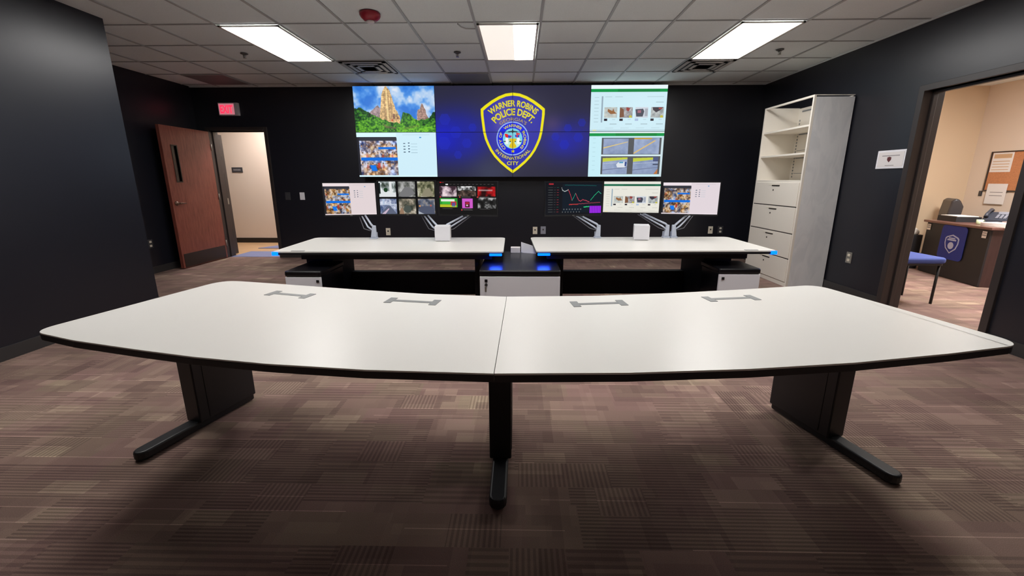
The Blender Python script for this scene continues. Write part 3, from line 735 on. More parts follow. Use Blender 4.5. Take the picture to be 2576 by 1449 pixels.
troffer('ceiling_light', 'middle ceiling light whose left half glows dimmer', GX+.5*G, GY+G, G-.03, 2*G-.03, group=g0, dim=True)
troffer('ceiling_light', 'long bright ceiling light on the right, on the cabinet side', GX+4.5*G, GY+G, G-.03, 2*G-.03, group=g0)
for i, side in ((-3.5, 'left'), (.5, 'middle'), (4.5, 'right')):
    troffer('ceiling_light', 'ceiling light over the conference table, %s one of the nearer row' % side, GX+i*G, GY-3*G, G-.03, 2*G-.03, group=g0)
troffer('ceiling_light', 'ceiling light of the hallway beyond the back doorway', -4.6, 7.75, 1.2, .55, HC, g0, lens='lamp_hall')
troffer('ceiling_light', 'ceiling light of the office behind the right doorway', 5.5, 4.2, .58, 1.2, HC-.02, g0, lens='lamp_bright')

def diffuser(cx, cy, label):
    t = thing('air_vent', label, 'air vent', (cx, cy, HC), 0, 'square slotted air vents')
    f = MB(); a = .285
    f.box(-a, -a, -.006, a, a, -.001); f.build('backing', M['vent_dark'], t)
    for i, r in enumerate((.285, .215, .145, .075)):
        z = -.010-.003*i; q = MB(); e = .042 if i < 3 else .075
        q.box(-r, -r, z-.004, -r+e, r, z); q.box(r-e, -r, z-.004, r, r, z); q.box(-r, -r, z-.004, r, -r+e, z); q.box(-r, r-e, z-.004, r, r, z)
        q.build('louvre', M['vent'], t)
diffuser(GX-2.5*G, GY+2.5*G, 'slotted square air vent behind the left ceiling light')
diffuser(GX+4.5*G, GY+2.5*G, 'slotted square air vent behind the right ceiling light')
def grille(cx, cy, label, m_):
    t = thing('return_grille', label, 'air vent', (cx, cy, HC), 0, 'flat return grilles')
    f = MB(); a = .285; f.box(-a, -a, -.008, a, a, -.001); f.build('face', M[m_], t)
    f = MB(); e = .012
    f.box(-a-e, -a-e, -.010, -a, a+e, -.001); f.box(a, -a-e, -.010, a+e, a+e, -.001); f.box(-a, -a-e, -.010, a, -a, -.001); f.box(-a, a, -.010, a, a+e, -.001); f.build('frame', M['tbar'], t)
grille(GX-.5*G, GY+3.5*G, 'flat grey grille in the ceiling above the video wall', 'grille')
grille(GX-6.5*G, GY+3.5*G, 'darker flat grille in the ceiling in front of the wooden door', 'grille_dark')

def sprinkler(x, y, label):
    t = thing('sprinkler', label, 'sprinkler', (x, y, HC), 0, 'ceiling sprinkler heads')
    m_ = MB(); m_.lathe((0,0,0), [(.040,-.001),(.040,-.004),(.026,-.010)], seg=16); m_.build('escutcheon', M['vent_dark'], t)
    m_ = MB(); m_.lathe((0,0,0), [(.010,-.010),(.008,-.030),(.004,-.045)], seg=10); m_.tube([(-.018,0,-.012),(-.014,0,-.035),(0,0,-.045),(.014,0,-.035),(.018,0,-.012)], .003, seg=6); m_.lathe((0,0,-.046), [(.018,0),(.018,-.003)], seg=14)
    m_.build('head', M['steel'], t)
sprinkler(-3.18, 5.12, 'sprinkler head left of the left ceiling light')
sprinkler(-.72, 5.12, 'sprinkler head left of the middle ceiling light')
sprinkler(2.90, 5.10, 'sprinkler head right of the right ceiling light')
t = thing('fire_alarm_strobe', 'round red fire alarm strobe on the ceiling', 'fire alarm', (-1.315, 3.98, HC))
m_ = MB(); m_.lathe((0,0,0), [(.088,-.001),(.088,-.020),(.080,-.034),(.056,-.056),(.035,-.062)], seg=32); m_.build('housing', M['red'], t)
m_ = MB(); m_.lathe((0.0,-.0,0), [(.036,-.058),(.034,-.074),(.022,-.082)], seg=20); m_.build('lens', M['lens'], t)
m_ = MB(); m_.tube([(-.585,4.225,HC-.006),(-.56,4.28,HC-.014),(-.52,4.32,HC-.016),(-.47,4.33,HC-.014),(-.435,4.35,HC-.008)], .006, seg=8)
tag(m_.build('wire', M['tbar']), 'thin loose wire sagging from the ceiling beside the middle light', 'wire')

# ------------------------------------------------------------------ door leaf, exit sign, wall plates
t = thing('door_leaf', 'open red brown wooden door with a narrow window slit and kick plate', 'door', (-4.975, 6.80, 0))
Lw = .93
m_ = MB(); sl = (.69, .775, 1.27, 1.77)   # slit: distance from hinge, heights
m_.box(-.045, -sl[0], .012, 0, 0, 2.04); m_.box(-.045, -Lw, .012, 0, -sl[1], 2.04); m_.box(-.045, -sl[1], .012, 0, -sl[0], sl[2]); m_.box(-.045, -sl[1], sl[3], 0, -sl[0], 2.04)
m_.build('panel', M['wood_door'], t)
m_ = MB(); m_.box(-.030, -sl[1], sl[2], -.015, -sl[0], sl[3]); m_.build('glass', M['glass_dark'], t)
m_ = MB(); e = .014
m_.box(-.05, -sl[1]-e, sl[2]-e, .006, -sl[1], sl[3]+e); m_.box(-.05, -sl[0], sl[2]-e, .006, -sl[0]+e, sl[3]+e); m_.box(-.05, -sl[1], sl[2]-e, .006, -sl[0], sl[2]); m_.box(-.05, -sl[1], sl[3], .006, -sl[0], sl[3]+e); m_.build('window_frame', M['kick'], t)
m_ = MB(); m_.box(0, -Lw+.03, .02, .004, -.03, .22); m_.build('kick_plate', M['kick'], t)
m_ = MB(); m_.lathe((0,-.86,.96), [(.032,0),(.032,.010),(.012,.014),(.012,.050)], axis='x', seg=18); m_.tube([(.048,-.86,.96),(.052,-.82,.96),(.050,-.745,.955)], [.011,.010,.008]); m_.build('lever', M['bronze'], t)
m_ = MB(); m_.lathe((-.045,-.86,.96), [(.032,0),(.032,-.010),(.012,-.014),(.012,-.050)], axis='x', seg=18); m_.tube([(-.093,-.86,.96),(-.097,-.82,.96),(-.095,-.745,.955)], [.011,.010,.008]); m_.build('lever', M['bronze'], t)
for z in (.25, 1.02, 1.80):
    m_ = MB(); m_.tube([(.006,.010,z-.05),(.006,.010,z+.05)], .008); m_.build('hinge', M['steel'], t)

t = thing('exit_sign', 'lit red exit sign on the black wall above the back doorway', 'sign', (-4.585, YB, 2.374))
m_ = MB(); m_.box(-.155, -.055, -.095, .155, 0, .095); m_.build('housing', M['exit_body'], t, bevel=.006)
m_ = MB(); m_.box(-.140, -.058, -.080, .100, -.055, .080); m_.build('face', M['exit_face'], t)
def text_obj(txt, parent, name, m_, cx, cz, y, width, height, depth=.002, bold=.0, face='-y'):
    v, tr = text_tris(txt, bold); w_ = v[:,0].max()-v[:,0].min(); x = ((v[:,0]-v[:,0].min())/w_-.5)*width+cx; z = (v[:,1]/0.72-.5)*height+cz
    n = len(v); b_ = MB()
    if face == '-y': vs = [(a, y-depth, c_) for a, c_ in zip(x, z)]
    else: vs = [(y-depth, -a, c_) for a, c_ in zip(x, z)]
    b_.add(vs, [tuple(q) for q in tr.tolist()])
    o = b_.build(name, m_, parent); 
    s_ = o.modifiers.new('thickness', 'SOLIDIFY'); s_.thickness = depth*.6; s_.offset = 0
    return o
text_obj('EXIT', t, 'lettering', M['exit_red'], -.020, 0, -.058, .20, .115, .003, .03)

def wall_plate(name, label, cat, loc, face, w_, h_, pm, kind, group=None):
    """plate on a wall; face is the outward direction of the wall"""
    rz = {'-y': 0, '+x': PI/2, '-x': -PI/2}[face]
    t = thing(name, label, cat, loc, rz, group)
    m_ = MB(); m_.box(-w_/2, -.006, -h_/2, w_/2, 0, h_/2); m_.build('plate', M[pm], t, bevel=.002)
    if kind == 'duplex':
        for s in (-1, 1):
            m_ = MB(); m_.prism(rounded(-.017, s*.028-.014, .017, s*.028+.014, .006, 3), -.009, -.006, axis='y'); o = m_.build('socket', M['plate_cream'], t)
            m2 = MB(); m2.box(-.008, -.0095, s*.028-.004, -.005, -.009, s*.028+.006); m2.box(.005, -.0095, s*.028-.004, .008, -.009, s*.028+.006); m2.build('slot', M['slot'], o)
    elif kind == 'switch':
        m_ = MB(); m_.box(-.016, -.012, -.032, .016, -.006, .032); m_.build('rocker', M[pm], t, bevel=.002)
    elif kind == 'data':
        m_ = MB(); m_.box(-.012, -.008, -.002, .012, -.006, .022); m_.build('port', M['slot'], t)
    return t
go = 'electrical outlets along the walls'
wall_plate('outlet', 'outlet low on the black recess wall left of the wooden door', 'outlet', (XL, 5.60, .42), '+x', .075, .12, 'plate_dark', 'duplex', go)
wall_plate('light_switch', 'dark switch plate on the back wall beside the doorway', 'switch', (-3.83, YB, 1.03), '-y', .085, .125, 'plate_dark', 'switch')
wall_plate('light_switch', 'white switch plate on the back wall, right of the dark one', 'switch', (-3.59, YB, 1.03), '-y', .08, .12, 'plastic_white', 'switch')
wall_plate('outlet', 'cream outlet on the back wall above the left console', 'outlet', (-2.205, YB, .445), '-y', .075, .12, 'plate_cream', 'data', go)
wall_plate('outlet', 'cream outlet on the back wall at the gap between the consoles', 'outlet', (.252, YB, .47), '-y', .075, .12, 'plate_cream', 'data', go)
wall_plate('outlet', 'bluish grey outlet just right of the cream one at the gap', 'outlet', (.386, YB, .475), '-y', .085, .125, 'plate_grey', 'data', go)
wall_plate('outlet', 'cream outlet on the back wall above the right console end', 'outlet', (3.14, YB, .483), '-y', .075, .12, 'plate_cream', 'data', go)
wall_plate('outlet', 'dark outlet beside the white cabinet on the back wall', 'outlet', (3.30, YB, .485), '-y', .085, .125, 'plate_dark', 'duplex', go)
wall_plate('outlet', 'steel outlet on the right wall between cabinet and office doorway', 'outlet', (XR, 4.66, .43), '-x', .08, .125, 'steel', 'duplex', go)

t = thing('wall_sign', 'small white framed notice on the black wall left of the office doorway', 'sign', (XR, 4.36, 1.49), -PI/2)
m_ = MB(); m_.box(-.165, -.014, -.09, .165, 0, .09); m_.build('frame', M['plastic_white'], t, bevel=.004)
m_ = MB(); m_.box(-.145, -.016, -.072, .145, -.014, .072); m_.build('paper', M['paper'], t)
m_ = MB(); m_.box(-.10, -.0170, .032, .10, -.016, .040); m_.box(-.05, -.0170, -.062, .05, -.016, -.056); m_.build('print', M['print_grey'], t)
m_ = MB(); m_.prism([(-.035,.020),(-.013,.026),(.009,.020),(.009,-.005),(-.013,-.028),(-.035,-.005)], -.0175, -.016, axis='y'); m_.build('crest', M['crest_dark'], t)

# ------------------------------------------------------------------ video wall
YV = 6.62; XE = [-2.535, -1.295, -.116, 1.054, 2.195]; ZE = [1.335, 2.004, 2.668]
cen = pic_center(); ch, cw = cen.shape[:2]; split = int(cw*(XE[2]-XE[1])/(XE[3]-XE[1])); vs = ch//2
pics = {(0,1): shrink(pic_temple(), 1)[::1], (0,0): pic_window(500, 290, (208,238,250), 5), (3,1): pic_list(460, 290, (206,236,246), (18,148,72)), (3,0): pic_roads(460, 290),
        (1,1): cen[:vs, :split], (1,0): cen[vs:, :split], (2,1): cen[:vs, split:], (2,0): cen[vs:, split:]}
names = {(0,1): 'wall display showing a stone temple tower above green trees', (0,0): 'wall display showing a busy group photo beside a pale page',
         (1,1): 'wall display with the upper left quarter of the yellow crest', (1,0): 'wall display with the lower left quarter of the yellow crest',
         (2,1): 'wall display with the upper right quarter of the yellow crest', (2,0): 'wall display with the lower right quarter of the yellow crest',
         (3,1): 'wall display with a green bar over four small vehicle pictures', (3,0): 'wall display with a green bar over four large road pictures'}
for (i, j), im in pics.items():
    x0, x1, z0, z1 = XE[i], XE[i+1], ZE[j], ZE[j+1]
    if im.shape[1] > 520: im = im[:, ::2]
    t = thing('wall_display', names[(i, j)], 'screen', ((x0+x1)/2, YV, z0), 0, 'flat panels of the video wall')
    hw = (x1-x0)/2; h = z1-z0; e = .0035
    m_ = MB(); m_.box(-hw+.001, .001, .001, hw-.001, .085, h-.001); m_.build('housing', M['ink'], t)
    screen_mesh('screen', -hw+e, e, hw-e, h-e, 0.0, im, t)
    m_ = MB(); m_.box(-.25, .085, h*.3, .25, YB-YV, h*.7); m_.build('wall_mount', M['black'], t)

# ------------------------------------------------------------------ conference table
TZ = .72
front = [(-1.895,1.470),(-1.637,1.383),(-1.333,1.306),(-1.090,1.250),(-.800,1.200),(-.480,1.164),(-.075,1.146),(.330,1.158),(.720,1.192),(1.077,1.243),(1.458,1.322),(1.731,1.389),(1.800,1.412)]
back = [(1.655,2.258),(1.522,2.224),(1.150,2.140),(.811,2.074),(.400,2.012),(-.065,1.988),(-.500,2.035),(-.870,2.112),(-1.366,2.228),(-1.600,2.280),(-1.735,2.300)]
SX = -.078, -.066   # seam x at front and back
t = thing('conference_table', 'long curved white conference table on black legs in the foreground', 'table', (0, 0, 0))
def clip(side):
    if side < 0:
        return [p for p in front if p[0] < SX[0]-.05] + [(SX[0], 1.146), (SX[1], 1.988)] + [p for p in back if p[0] < SX[1]-.05]
    return [(SX[0]+.002, 1.146)] + [p for p in front if p[0] > SX[0]+.05] + [p for p in back if p[0] > SX[1]+.05] + [(SX[1]+.002, 1.988)]
for side in (-1, 1):
    pl = clip(side); rad = []
    for p in pl:
        if p in (front[0], front[-1]): rad.append(.075)
        elif p in (back[0], back[-1]): rad.append(.10)
        else: rad.append(0)
    pl = round_poly(pl, rad)
    m_ = MB(); m_.prism(pl, TZ-.006, TZ, 0); c_ = np.array(pl).mean(0)
    lo = [tuple(c_+(np.array(p)-c_)*np.array([.9975, .996])) for p in pl]
    m_.prism(pl, TZ-.030, TZ-.006, 1)
    m_.build('tabletop', [M['white_top'], M['black_edge']], t, bevel=.0015)
    m_ = MB(); m_.prism([(side*.12-.07, 1.45), (side*1.45-.07, 1.62), (side*1.45-.07, 2.02), (side*.12-.07, 1.85)], TZ-.075, TZ-.030); m_.build('underframe', M['black'], t)
def rot2(a): return (math.cos(a), math.sin(a)), (-math.sin(a), math.cos(a))
def table_leg(cx, cy, ang, w_, len_, foot_from):
    ux, uy = rot2(ang)
    m_ = MB(); m_.obox((cx, cy), ux, uy, w_/2, len_/2, .045, TZ-.030)
    g = MB(); g.obox((cx-uy[0]*(len_/2-.055), cy-uy[1]*(len_/2-.055)), ux, uy, w_/2+.002, .003, .06, TZ-.04)
    leg = m_.build('leg', M['black'], t, bevel=.006)
    g.build('seam', M['ink'], leg)
    # foot: a flat rounded bar running forward under the panel
    fl_ = foot_from; hw = w_*.5 if w_ > .08 else .03
    hw = min(hw, .036)
    pts = []
    L0 = -len_/2-fl_; L1 = len_/2
    pts = [(-hw, L1), (-hw, L0+hw)] + [(-hw*math.cos(k*PI/8), L0+hw-hw*math.sin(k*PI/8)) for k in range(1, 8)] + [(hw, L0+hw), (hw, L1)]
    P = [(cx+a*ux[0]+b*uy[0], cy+a*ux[1]+b*uy[1]) for a, b in pts]
    m2 = MB(); m2.prism(P, .008, .052); m2.build('foot', M['black'], leg, bevel=.010, seg=3)
    m3 = MB(); q = (cx+(L0+.05)*uy[0], cy+(L0+.05)*uy[1]); m3.lathe((q[0], q[1], 0), [(.022,0),(.022,.010)], seg=14); m3.build('glide', M['black'], leg)
table_leg(-1.672, 2.066, math.radians(-16), .10, .33, .275)
table_leg(1.526, 2.005, math.radians(14), .10, .35, .29)
table_leg(-.085, 1.80, 0.0, .10, .31, .265)
def grommet(ax, ay, bx, by):
    cx, cy = (ax+bx)/2, (ay+by)/2; a = math.atan2(by-ay, bx-ax); ux, uy = rot2(a); hl = math.hypot(bx-ax, by-ay)/2
    m_ = MB()
    for s in (-1, 1): m_.obox((cx+s*hl*ux[0], cy+s*hl*ux[1]), ux, uy, .018, .042, TZ-.002, TZ+.0025)
    m_.obox((cx, cy), ux, uy, hl-.018, .013, TZ-.002, TZ+.002)
    o = m_.build('cable_grommet', M['grommet'], t, bevel=.001); o['label'] = 'grey cable grommet'
grommet(-1.277, 2.030, -1.072, 1.978); grommet(-.628, 1.912, -.405, 1.877); grommet(.263, 1.862, .487, 1.890); grommet(.932, 1.958, 1.158, 1.990)

# ------------------------------------------------------------------ operator consoles
def console(name, label, x0, x1, yf, rot, outer):
    """yf: front edge; outer -1 = outer end on the left"""
    w_ = x1-x0; t = thing(name, label, 'desk', ((x0+x1)/2, yf, 0), rot, 'operator consoles'); h = w_/2; dp = .84
    r = .05
    pl = round_poly([(-h, 0), (h, 0), (h+(.0 if outer < 0 else .03), dp), (-h-(.0 if outer > 0 else .03), dp)], [.03, .03, .06, .06])
    m_ = MB(); m_.prism(pl, TZ-.012, TZ, 0); m_.prism(pl, TZ-.030, TZ-.012, 1); m_.build('tabletop', [M['white_top'], M['black_edge']], t, bevel=.0015)
    m_ = MB(); a, b_ = (-h+.18, h-.10) if outer < 0 else (-h+.10, h-.18)
    m_.box(a, .10, TZ-.085, b_, .16, TZ-.030); m_.box(a, .66, TZ-.085, b_, .72, TZ-.030); m_.build('underframe', M['ink'], t)
    # a deep leg behind the outer low cabinet, a slim one beside the middle cabinet
    i0, i1 = (.10, .34) if outer < 0 else (.18, .43)
    xa, xb = outer*(h-i0), outer*(h-i1); m_ = MB(); m_.box(xa, .335, .035, xb, .82, TZ-.030); leg = m_.build('leg', M['matt_black'], t, bevel=.003)
    m2 = MB(); m2.box(xa, .335, 0, xb-.03*outer, .88, .035); m2.build('foot', M['matt_black'], leg, bevel=.004)
    xa = -outer*(h-.225); xb = xa+outer*.03; m_ = MB(); m_.box(xa, .20, .035, xb, .82, TZ-.030); leg = m_.build('leg', M['matt_black'], t, bevel=.003)
    m2 = MB(); m2.box(xa, .18, 0, xb, .86, .035); m2.build('foot', M['matt_black'], leg, bevel=.004)
    m_ = MB(); m_.box(xa, .28, .622, xa-outer*.14, .64, TZ-.030); m_.build('lifting_column', M['matt_black'], t, bevel=.003)
    m_ = MB(); m_.box(-h+.27, .74, .145, h-.27, .82, .385); m_.build('cable_trough', M['matt_black'], t, bevel=.004)
    for s in (-1, 1):
        m_ = MB(); m_.box(s*(h-.012), -.006, TZ-.038, s*(h-.115), .020, TZ-.018) if s*outer < 0 else m_.box(s*(h+.006), -.006, TZ-.034, s*(h-.045), .022, TZ-.004)
        o = m_.build('status_light', M['led'], t, bevel=.003); o['label'] = 'glowing blue LED strip under the desk corner'
        ld = bpy.data.lights.new('led_light', 'AREA'); ld.shape = 'RECTANGLE'; ld.size = .09; ld.size_y = .018; ld.energy = .9 if s*outer < 0 else .15; ld.color = (0.02, 0.08, 1.0)
        lo = bpy.data.objects.new('led_light', ld); C.objects.link(lo); lo.parent = o; lo.location = (s*(h-.063) if s*outer < 0 else s*(h-.02), .007, TZ-.041 if s*outer < 0 else TZ-.036)
    # a slim grey pad set into the edge of the top
    gx = outer*(h-.20); m_ = MB(); m_.box(gx-.055, .012, TZ-.001, gx+.055, .030, TZ+.003); m_.build('edge_controller', M['grommet'], t)
    return t
console('operator_console', 'white topped operator console on the left, lit blue at its corners', -2.03, -.135, 3.305, math.radians(1.0), -1)
console('operator_console', 'white topped operator console on the right, beside the white cabinet', .135, 2.13, 3.375, math.radians(1.9), 1)

def pedestal(x0, x1, yf, yb, z, label, lock):
    t = thing('pedestal_cabinet', label, 'cabinet', ((x0+x1)/2, yf, 0), 0, 'low pedestal cabinets'); h = (x1-x0)/2; dp = yb-yf
    m_ = MB(); m_.box(-h+.008, .02, .03, h-.008, dp-.02, z-.045); m_.build('body', M['ink'], t, bevel=.003)
    m_ = MB(); m_.prism(rounded(-h, 0, h, dp, .02, 4), z-.045, z); m_.build('top', M['ink'], t, bevel=.012, seg=4)
    m_ = MB(); m_.box(-h+.006, 0.002, .035, h-.006, .02, z-.049); d_ = m_.build('door', M['white_paint'], t, bevel=.002)
    lx, key = lock
    m_ = MB(); m_.box(lx-.011, -.004, z-.093, lx+.011, .003, z-.071); k_ = m_.build('lock', M['ink'], d_, bevel=.002)
    if key:
        m_ = MB(); m_.lathe((lx, 0, z-.115), [(.011, .003), (.011, -.005)], seg=14, axis='y'); m_.build('lock', M['ink'], d_)
        m_ = MB(); m_.box(lx-.0015, -.022, z-.122, lx+.0015, -.004, z-.108); m_.box(lx-.009, -.026, z-.165, lx+.005, -.023, z-.125); m_.build('key', M['steel'], d_)
pedestal(-1.888, -1.590, 3.17, 3.62, .580, 'low black pedestal with white front under the left end of left console', (.118, False))
pedestal(1.640, 1.985, 3.33, 3.69, .580, 'low black pedestal with white front beside the tall white cabinet', (-.135, False))
pedestal(-.315, .318, 3.085, 3.96, .612, 'wide low cabinet with glossy black top between the two consoles', (-.262, True))

# the small white boxes and the folded card on the middle cabinet
m_ = MB(); m_.box(-.087, 3.87, .612, .004, 3.94, .662); tag(m_.build('carton', M['paper'], bevel=.002), 'small flat white carton on the middle low cabinet', 'box')
m_ = MB(); m_.add([(.012,3.89,.612),(.152,3.83,.612),(.152,3.84,.672),(.012,3.90,.712), (.018,3.91,.612),(.158,3.87,.612),(.158,3.88,.668),(.018,3.92,.708)], [(0,1,2,3),(7,6,5,4),(0,4,5,1),(1,5,6,2),(2,6,7,3),(3,7,4,0)]); tag(m_.build('folded_card', M['plastic_white']), 'slanted white card standing on the middle low cabinet', 'card')

def cube(x0, yf, s, label, rot):
    t = thing('mini_computer', label, 'box', (x0+s/2, yf+s/2, TZ), rot, 'white cubes on the consoles')
    m_ = MB(); m_.box(-s/2, -s/2, .004, s/2, s/2, .145); m_.build('case', M['plastic_white'], t, bevel=.006, seg=3)
    m_ = MB(); m_.box(-s/2+.012, -s/2+.012, 0, s/2-.012, s/2-.012, .006); m_.build('base', M['grommet'], t)
    m_ = MB()
    for k in range(5): m_.box(s/2-.0005, -.04+k*.018, .02, s/2+.0008, -.032+k*.018, .12)
    m_.build('side_vents', M['vent'], t)
cube(-.815, 3.875, .145, 'white cube standing on the left console in front of the monitor arms', math.radians(5))
cube(1.118, 3.975, .145, 'white cube standing alone on the right console', math.radians(-12))

# ------------------------------------------------------------------ monitors and their arms
def monitor(p0, p1, z0, z1, im, label, bez=(.008, .008, .016)):
    """p0, p1: left and right lower corners in plan"""
    cx, cy = (p0[0]+p1[0])/2, (p0[1]+p1[1])/2; w_ = math.hypot(p1[0]-p0[0], p1[1]-p0[1]); a = math.atan2(p1[1]-p0[1], p1[0]-p0[0])
    t = thing('monitor', label, 'monitor', (cx, cy, z0), a, 'monitors over the consoles'); h = z1-z0; hw = w_/2
    m_ = MB(); m_.box(-hw, .002, 0, hw, .022, h); m_.prism(rounded(-hw*.55, .1, hw*.55, h-.06, .03), .022, .045, axis='y') if False else m_.box(-hw*.6, .022, .05, hw*.6, .045, h-.05)
    m_.build('housing', M['ink'], t, bevel=.003)
    m_ = MB(); e = bez[0]
    m_.box(-hw, -.002, 0, -hw+e, .002, h); m_.box(hw-e, -.002, 0, hw, .002, h); m_.box(-hw+e, -.002, h-bez[1], hw-e, .002, h); m_.box(-hw+e, -.003, 0, hw-e, .002, bez[2]); m_.build('bezel', M['black'], t)
    m_ = MB(); m_.box(-.012, -.0045, .005, .012, -.003, .010); m_.build('badge', M['steel'], t)
    screen_mesh('screen', -hw+e, bez[2], hw-e, h-bez[1], .0015, im, t)
    return t
MW, MH = 300, 170
monitor((-1.995,4.19), (-1.488,4.30), .925, 1.267, pic_window(MW, MH, (226,212,214), 6), 'leftmost monitor, photo page on pale pink background')
monitor((-1.478,4.31), (-.868,4.31), .928, 1.288, pic_cams(MW, MH), 'monitor showing six street camera pictures')
monitor((-.842,4.30), (-.222,4.18), .928, 1.280, pic_video(MW, MH), 'monitor showing dark page of small video pictures')
monitor((.246,4.18), (.843,4.30), .930, 1.275, pic_chart(MW, MH), 'monitor with dark page of red and green line charts')
monitor((.858,4.34), (1.418,4.25), .955, 1.280, pic_list(MW, MH, (232,230,220), (30,110,80)), 'monitor with white page, green bar and four small pictures', bez=(.006,.006,.008))
monitor((1.447,4.30), (1.985,4.19), .935, 1.272, pic_window(MW, MH, (226,214,220), 8), 'rightmost monitor, photo page on pale background')

def arm(bx, by, sgn, mx, my, mz, label, tall=True):
    """clamped post at (bx,by); two parallel bars rise to the back of a monitor at (mx,my,mz)"""
    t = thing('monitor_stand', label, 'monitor stand', (bx, by, TZ+.001), 0, 'silver clamp-on monitor stands')
    m_ = MB(); m_.prism(rounded(-.035, -.03, .035, .04, .012), 0, .012); m_.box(-.026, .015, .0, .026, .04, .06); m_.build('clamp', M['silver'], t, bevel=.002)
    ex = -.03*(-sgn)*-1
    m_ = MB(); m_.add([(-.027,-.016,.012),(.027,-.016,.012),(.027,.020,.012),(-.027,.020,.012),(-.017+ex*.3,-.013,.130),(.017+ex*.3,-.013,.130),(.017+ex*.3,.013,.130),(-.017+ex*.3,.013,.130)], [(0,3,2,1),(4,5,6,7),(0,1,5,4),(1,2,6,5),(2,3,7,6),(3,0,4,7)])
    m_.build('post', M['silver'], t, bevel=.006)
    tx, ty, tz = mx-bx, my-by, mz-TZ
    kx, kz, ky = sgn*.19+ex*.3, .222, ty+.070
    m_ = MB(); m_.tube([(ex*.3, -.005, .115), (sgn*.015, -.005, .140), (kx, ky, kz)], .010, seg=8); m_.build('upper_bar', M['silver'], t)
    m_ = MB(); m_.tube([(sgn*.012, -.010, .090), (sgn*.050, -.008, .118), (kx+sgn*.035, ky, kz-.004)], .008, seg=8); m_.build('lower_bar', M['silver'], t)
    m_ = MB(); m_.tube([(sgn*.02, -.020, .080), (sgn*.085, -.022, .100), (kx+sgn*.06, ky, kz-.008)], .004, seg=6); m_.build('cable', M['cable'], t)
    m_ = MB(); m_.tube([(kx, ky, kz-.004), (kx+sgn*.01, ty+.10, kz+.03), (tx, ty+.105, tz)], .011, seg=10); m_.build('forearm', M['silver'], t)
    m_ = MB(); m_.box(tx-.05, ty+.072, tz-.05, tx+.05, ty+.082, tz+.05); m_.tube([(tx, ty+.08, tz), (tx, ty+.11, tz)], .02); m_.build('mount', M['silver'], t, bevel=.003)
arm(-1.455, 4.05, -1, -1.74, 4.25, 1.09, 'silver monitor stand clamped alone on the left console')
arm(-.814, 4.06, -1, -1.17, 4.31, 1.10, 'left leaning arm behind the left white cube')
arm(-.736, 4.06, 1, -.53, 4.24, 1.10, 'right leaning arm behind the left white cube')
arm(.782, 4.14, -1, .55, 4.24, 1.10, 'silver monitor stand clamped alone near the left end of right console')
arm(1.478, 4.17, -1, 1.14, 4.30, 1.11, 'left leaning arm of the pair near the right end of right console')
arm(1.556, 4.17, 1, 1.72, 4.25, 1.10, 'right leaning arm of the pair near the right end of right console')

# ------------------------------------------------------------------ tall cabinet
t = thing('storage_cabinet', 'tall white metal cabinet with three open shelves over four drawers, grey side', 'cabinet', (3.272, 4.965, 0))
D, Wd, Ht = .448, .95, 2.215
m_ = MB(); s_ = .022
m_.box(0, s_, .0, D, Wd-s_, .05, 0); m_.box(D-.012, s_, .05, D, Wd-s_, Ht-.008, 0)
m_.box(.0, s_, 1.255, D-.012, Wd-s_, 1.285, 0); m_.box(0, 0, Ht-s_, .024, Wd, Ht, 0); m_.box(.024, 0, Ht-.006, D, s_, Ht, 0); m_.box(.024, Wd-s_, Ht-s_, D, Wd, Ht, 0); m_.box(0, Wd-s_, 0, D, Wd, Ht-s_, 0)
m_.box(.02, s_, .05, D-.012, Wd-s_, 1.255, 0)
m_.box(0, 0, .0, .028, s_, Ht-s_, 0)
m_.build('body', M['cab_white'], t, bevel=.002)
m_ = MB(); m_.box(.028, 0, 0, D, s_, Ht-s_-.001); o = m_.build('side_panel', M['cab_side'], t); o['label'] = 'scuffed unpainted grey side'
for z in (1.60, 1.905):
    m_ = MB(); m_.box(.012, s_, z-.022, D-.014, Wd-s_, z); m_.build('shelf', M['cab_white'], t, bevel=.002)
m_ = MB()
for k in range(19): m_.box(D-.016, .868, 1.32+k*.04, D-.012, .884, 1.342+k*.04)
m_.build('slotted_strip', M['grommet'], t)
m_ = MB()
for z in (1.575, 1.875, 2.165): m_.box(D-.018, .10, z-.01, D-.012, .85, z+.008)
for z in (1.37, 1.665): m_.box(D-.015, .10, z, D-.012, .85, z+.006)
m_.build('back_slot', M['grommet'], t)
zs = [.052, .345, .652, .970, 1.262]
for k in range(4):
    m_ = MB(); m_.box(-.006, s_+.004, zs[k]+.006, .02, Wd-s_-.004, zs[k+1]-.006); d_ = m_.build('drawer', M['cab_white'], t, bevel=.003)
    yc = Wd/2; zc = zs[k+1]
    m_ = MB(); m_.box(-.0085, yc-.085, zc-.052, -.006, yc+.075, zc-.036); h_ = m_.build('handle', M['slot'], d_)
    m_ = MB(); m_.box(-.010, yc-.088, zc-.036, -.006, yc+.135, zc-.032); m_.build('label_holder', M['plate_cream'], d_)
    m_ = MB(); m_.lathe((-.006, yc+.035, zc-.100), [(.010,0),(.010,-.004)], axis='x', seg=12); m_.build('lock', M['slot'], d_)
m_ = MB()
for z in zs[1:4]: m_.box(-.002, s_+.004, z-.006, .018, Wd-s_-.004, z+.006)
m_.build('drawer_gap', M['slot'], t)

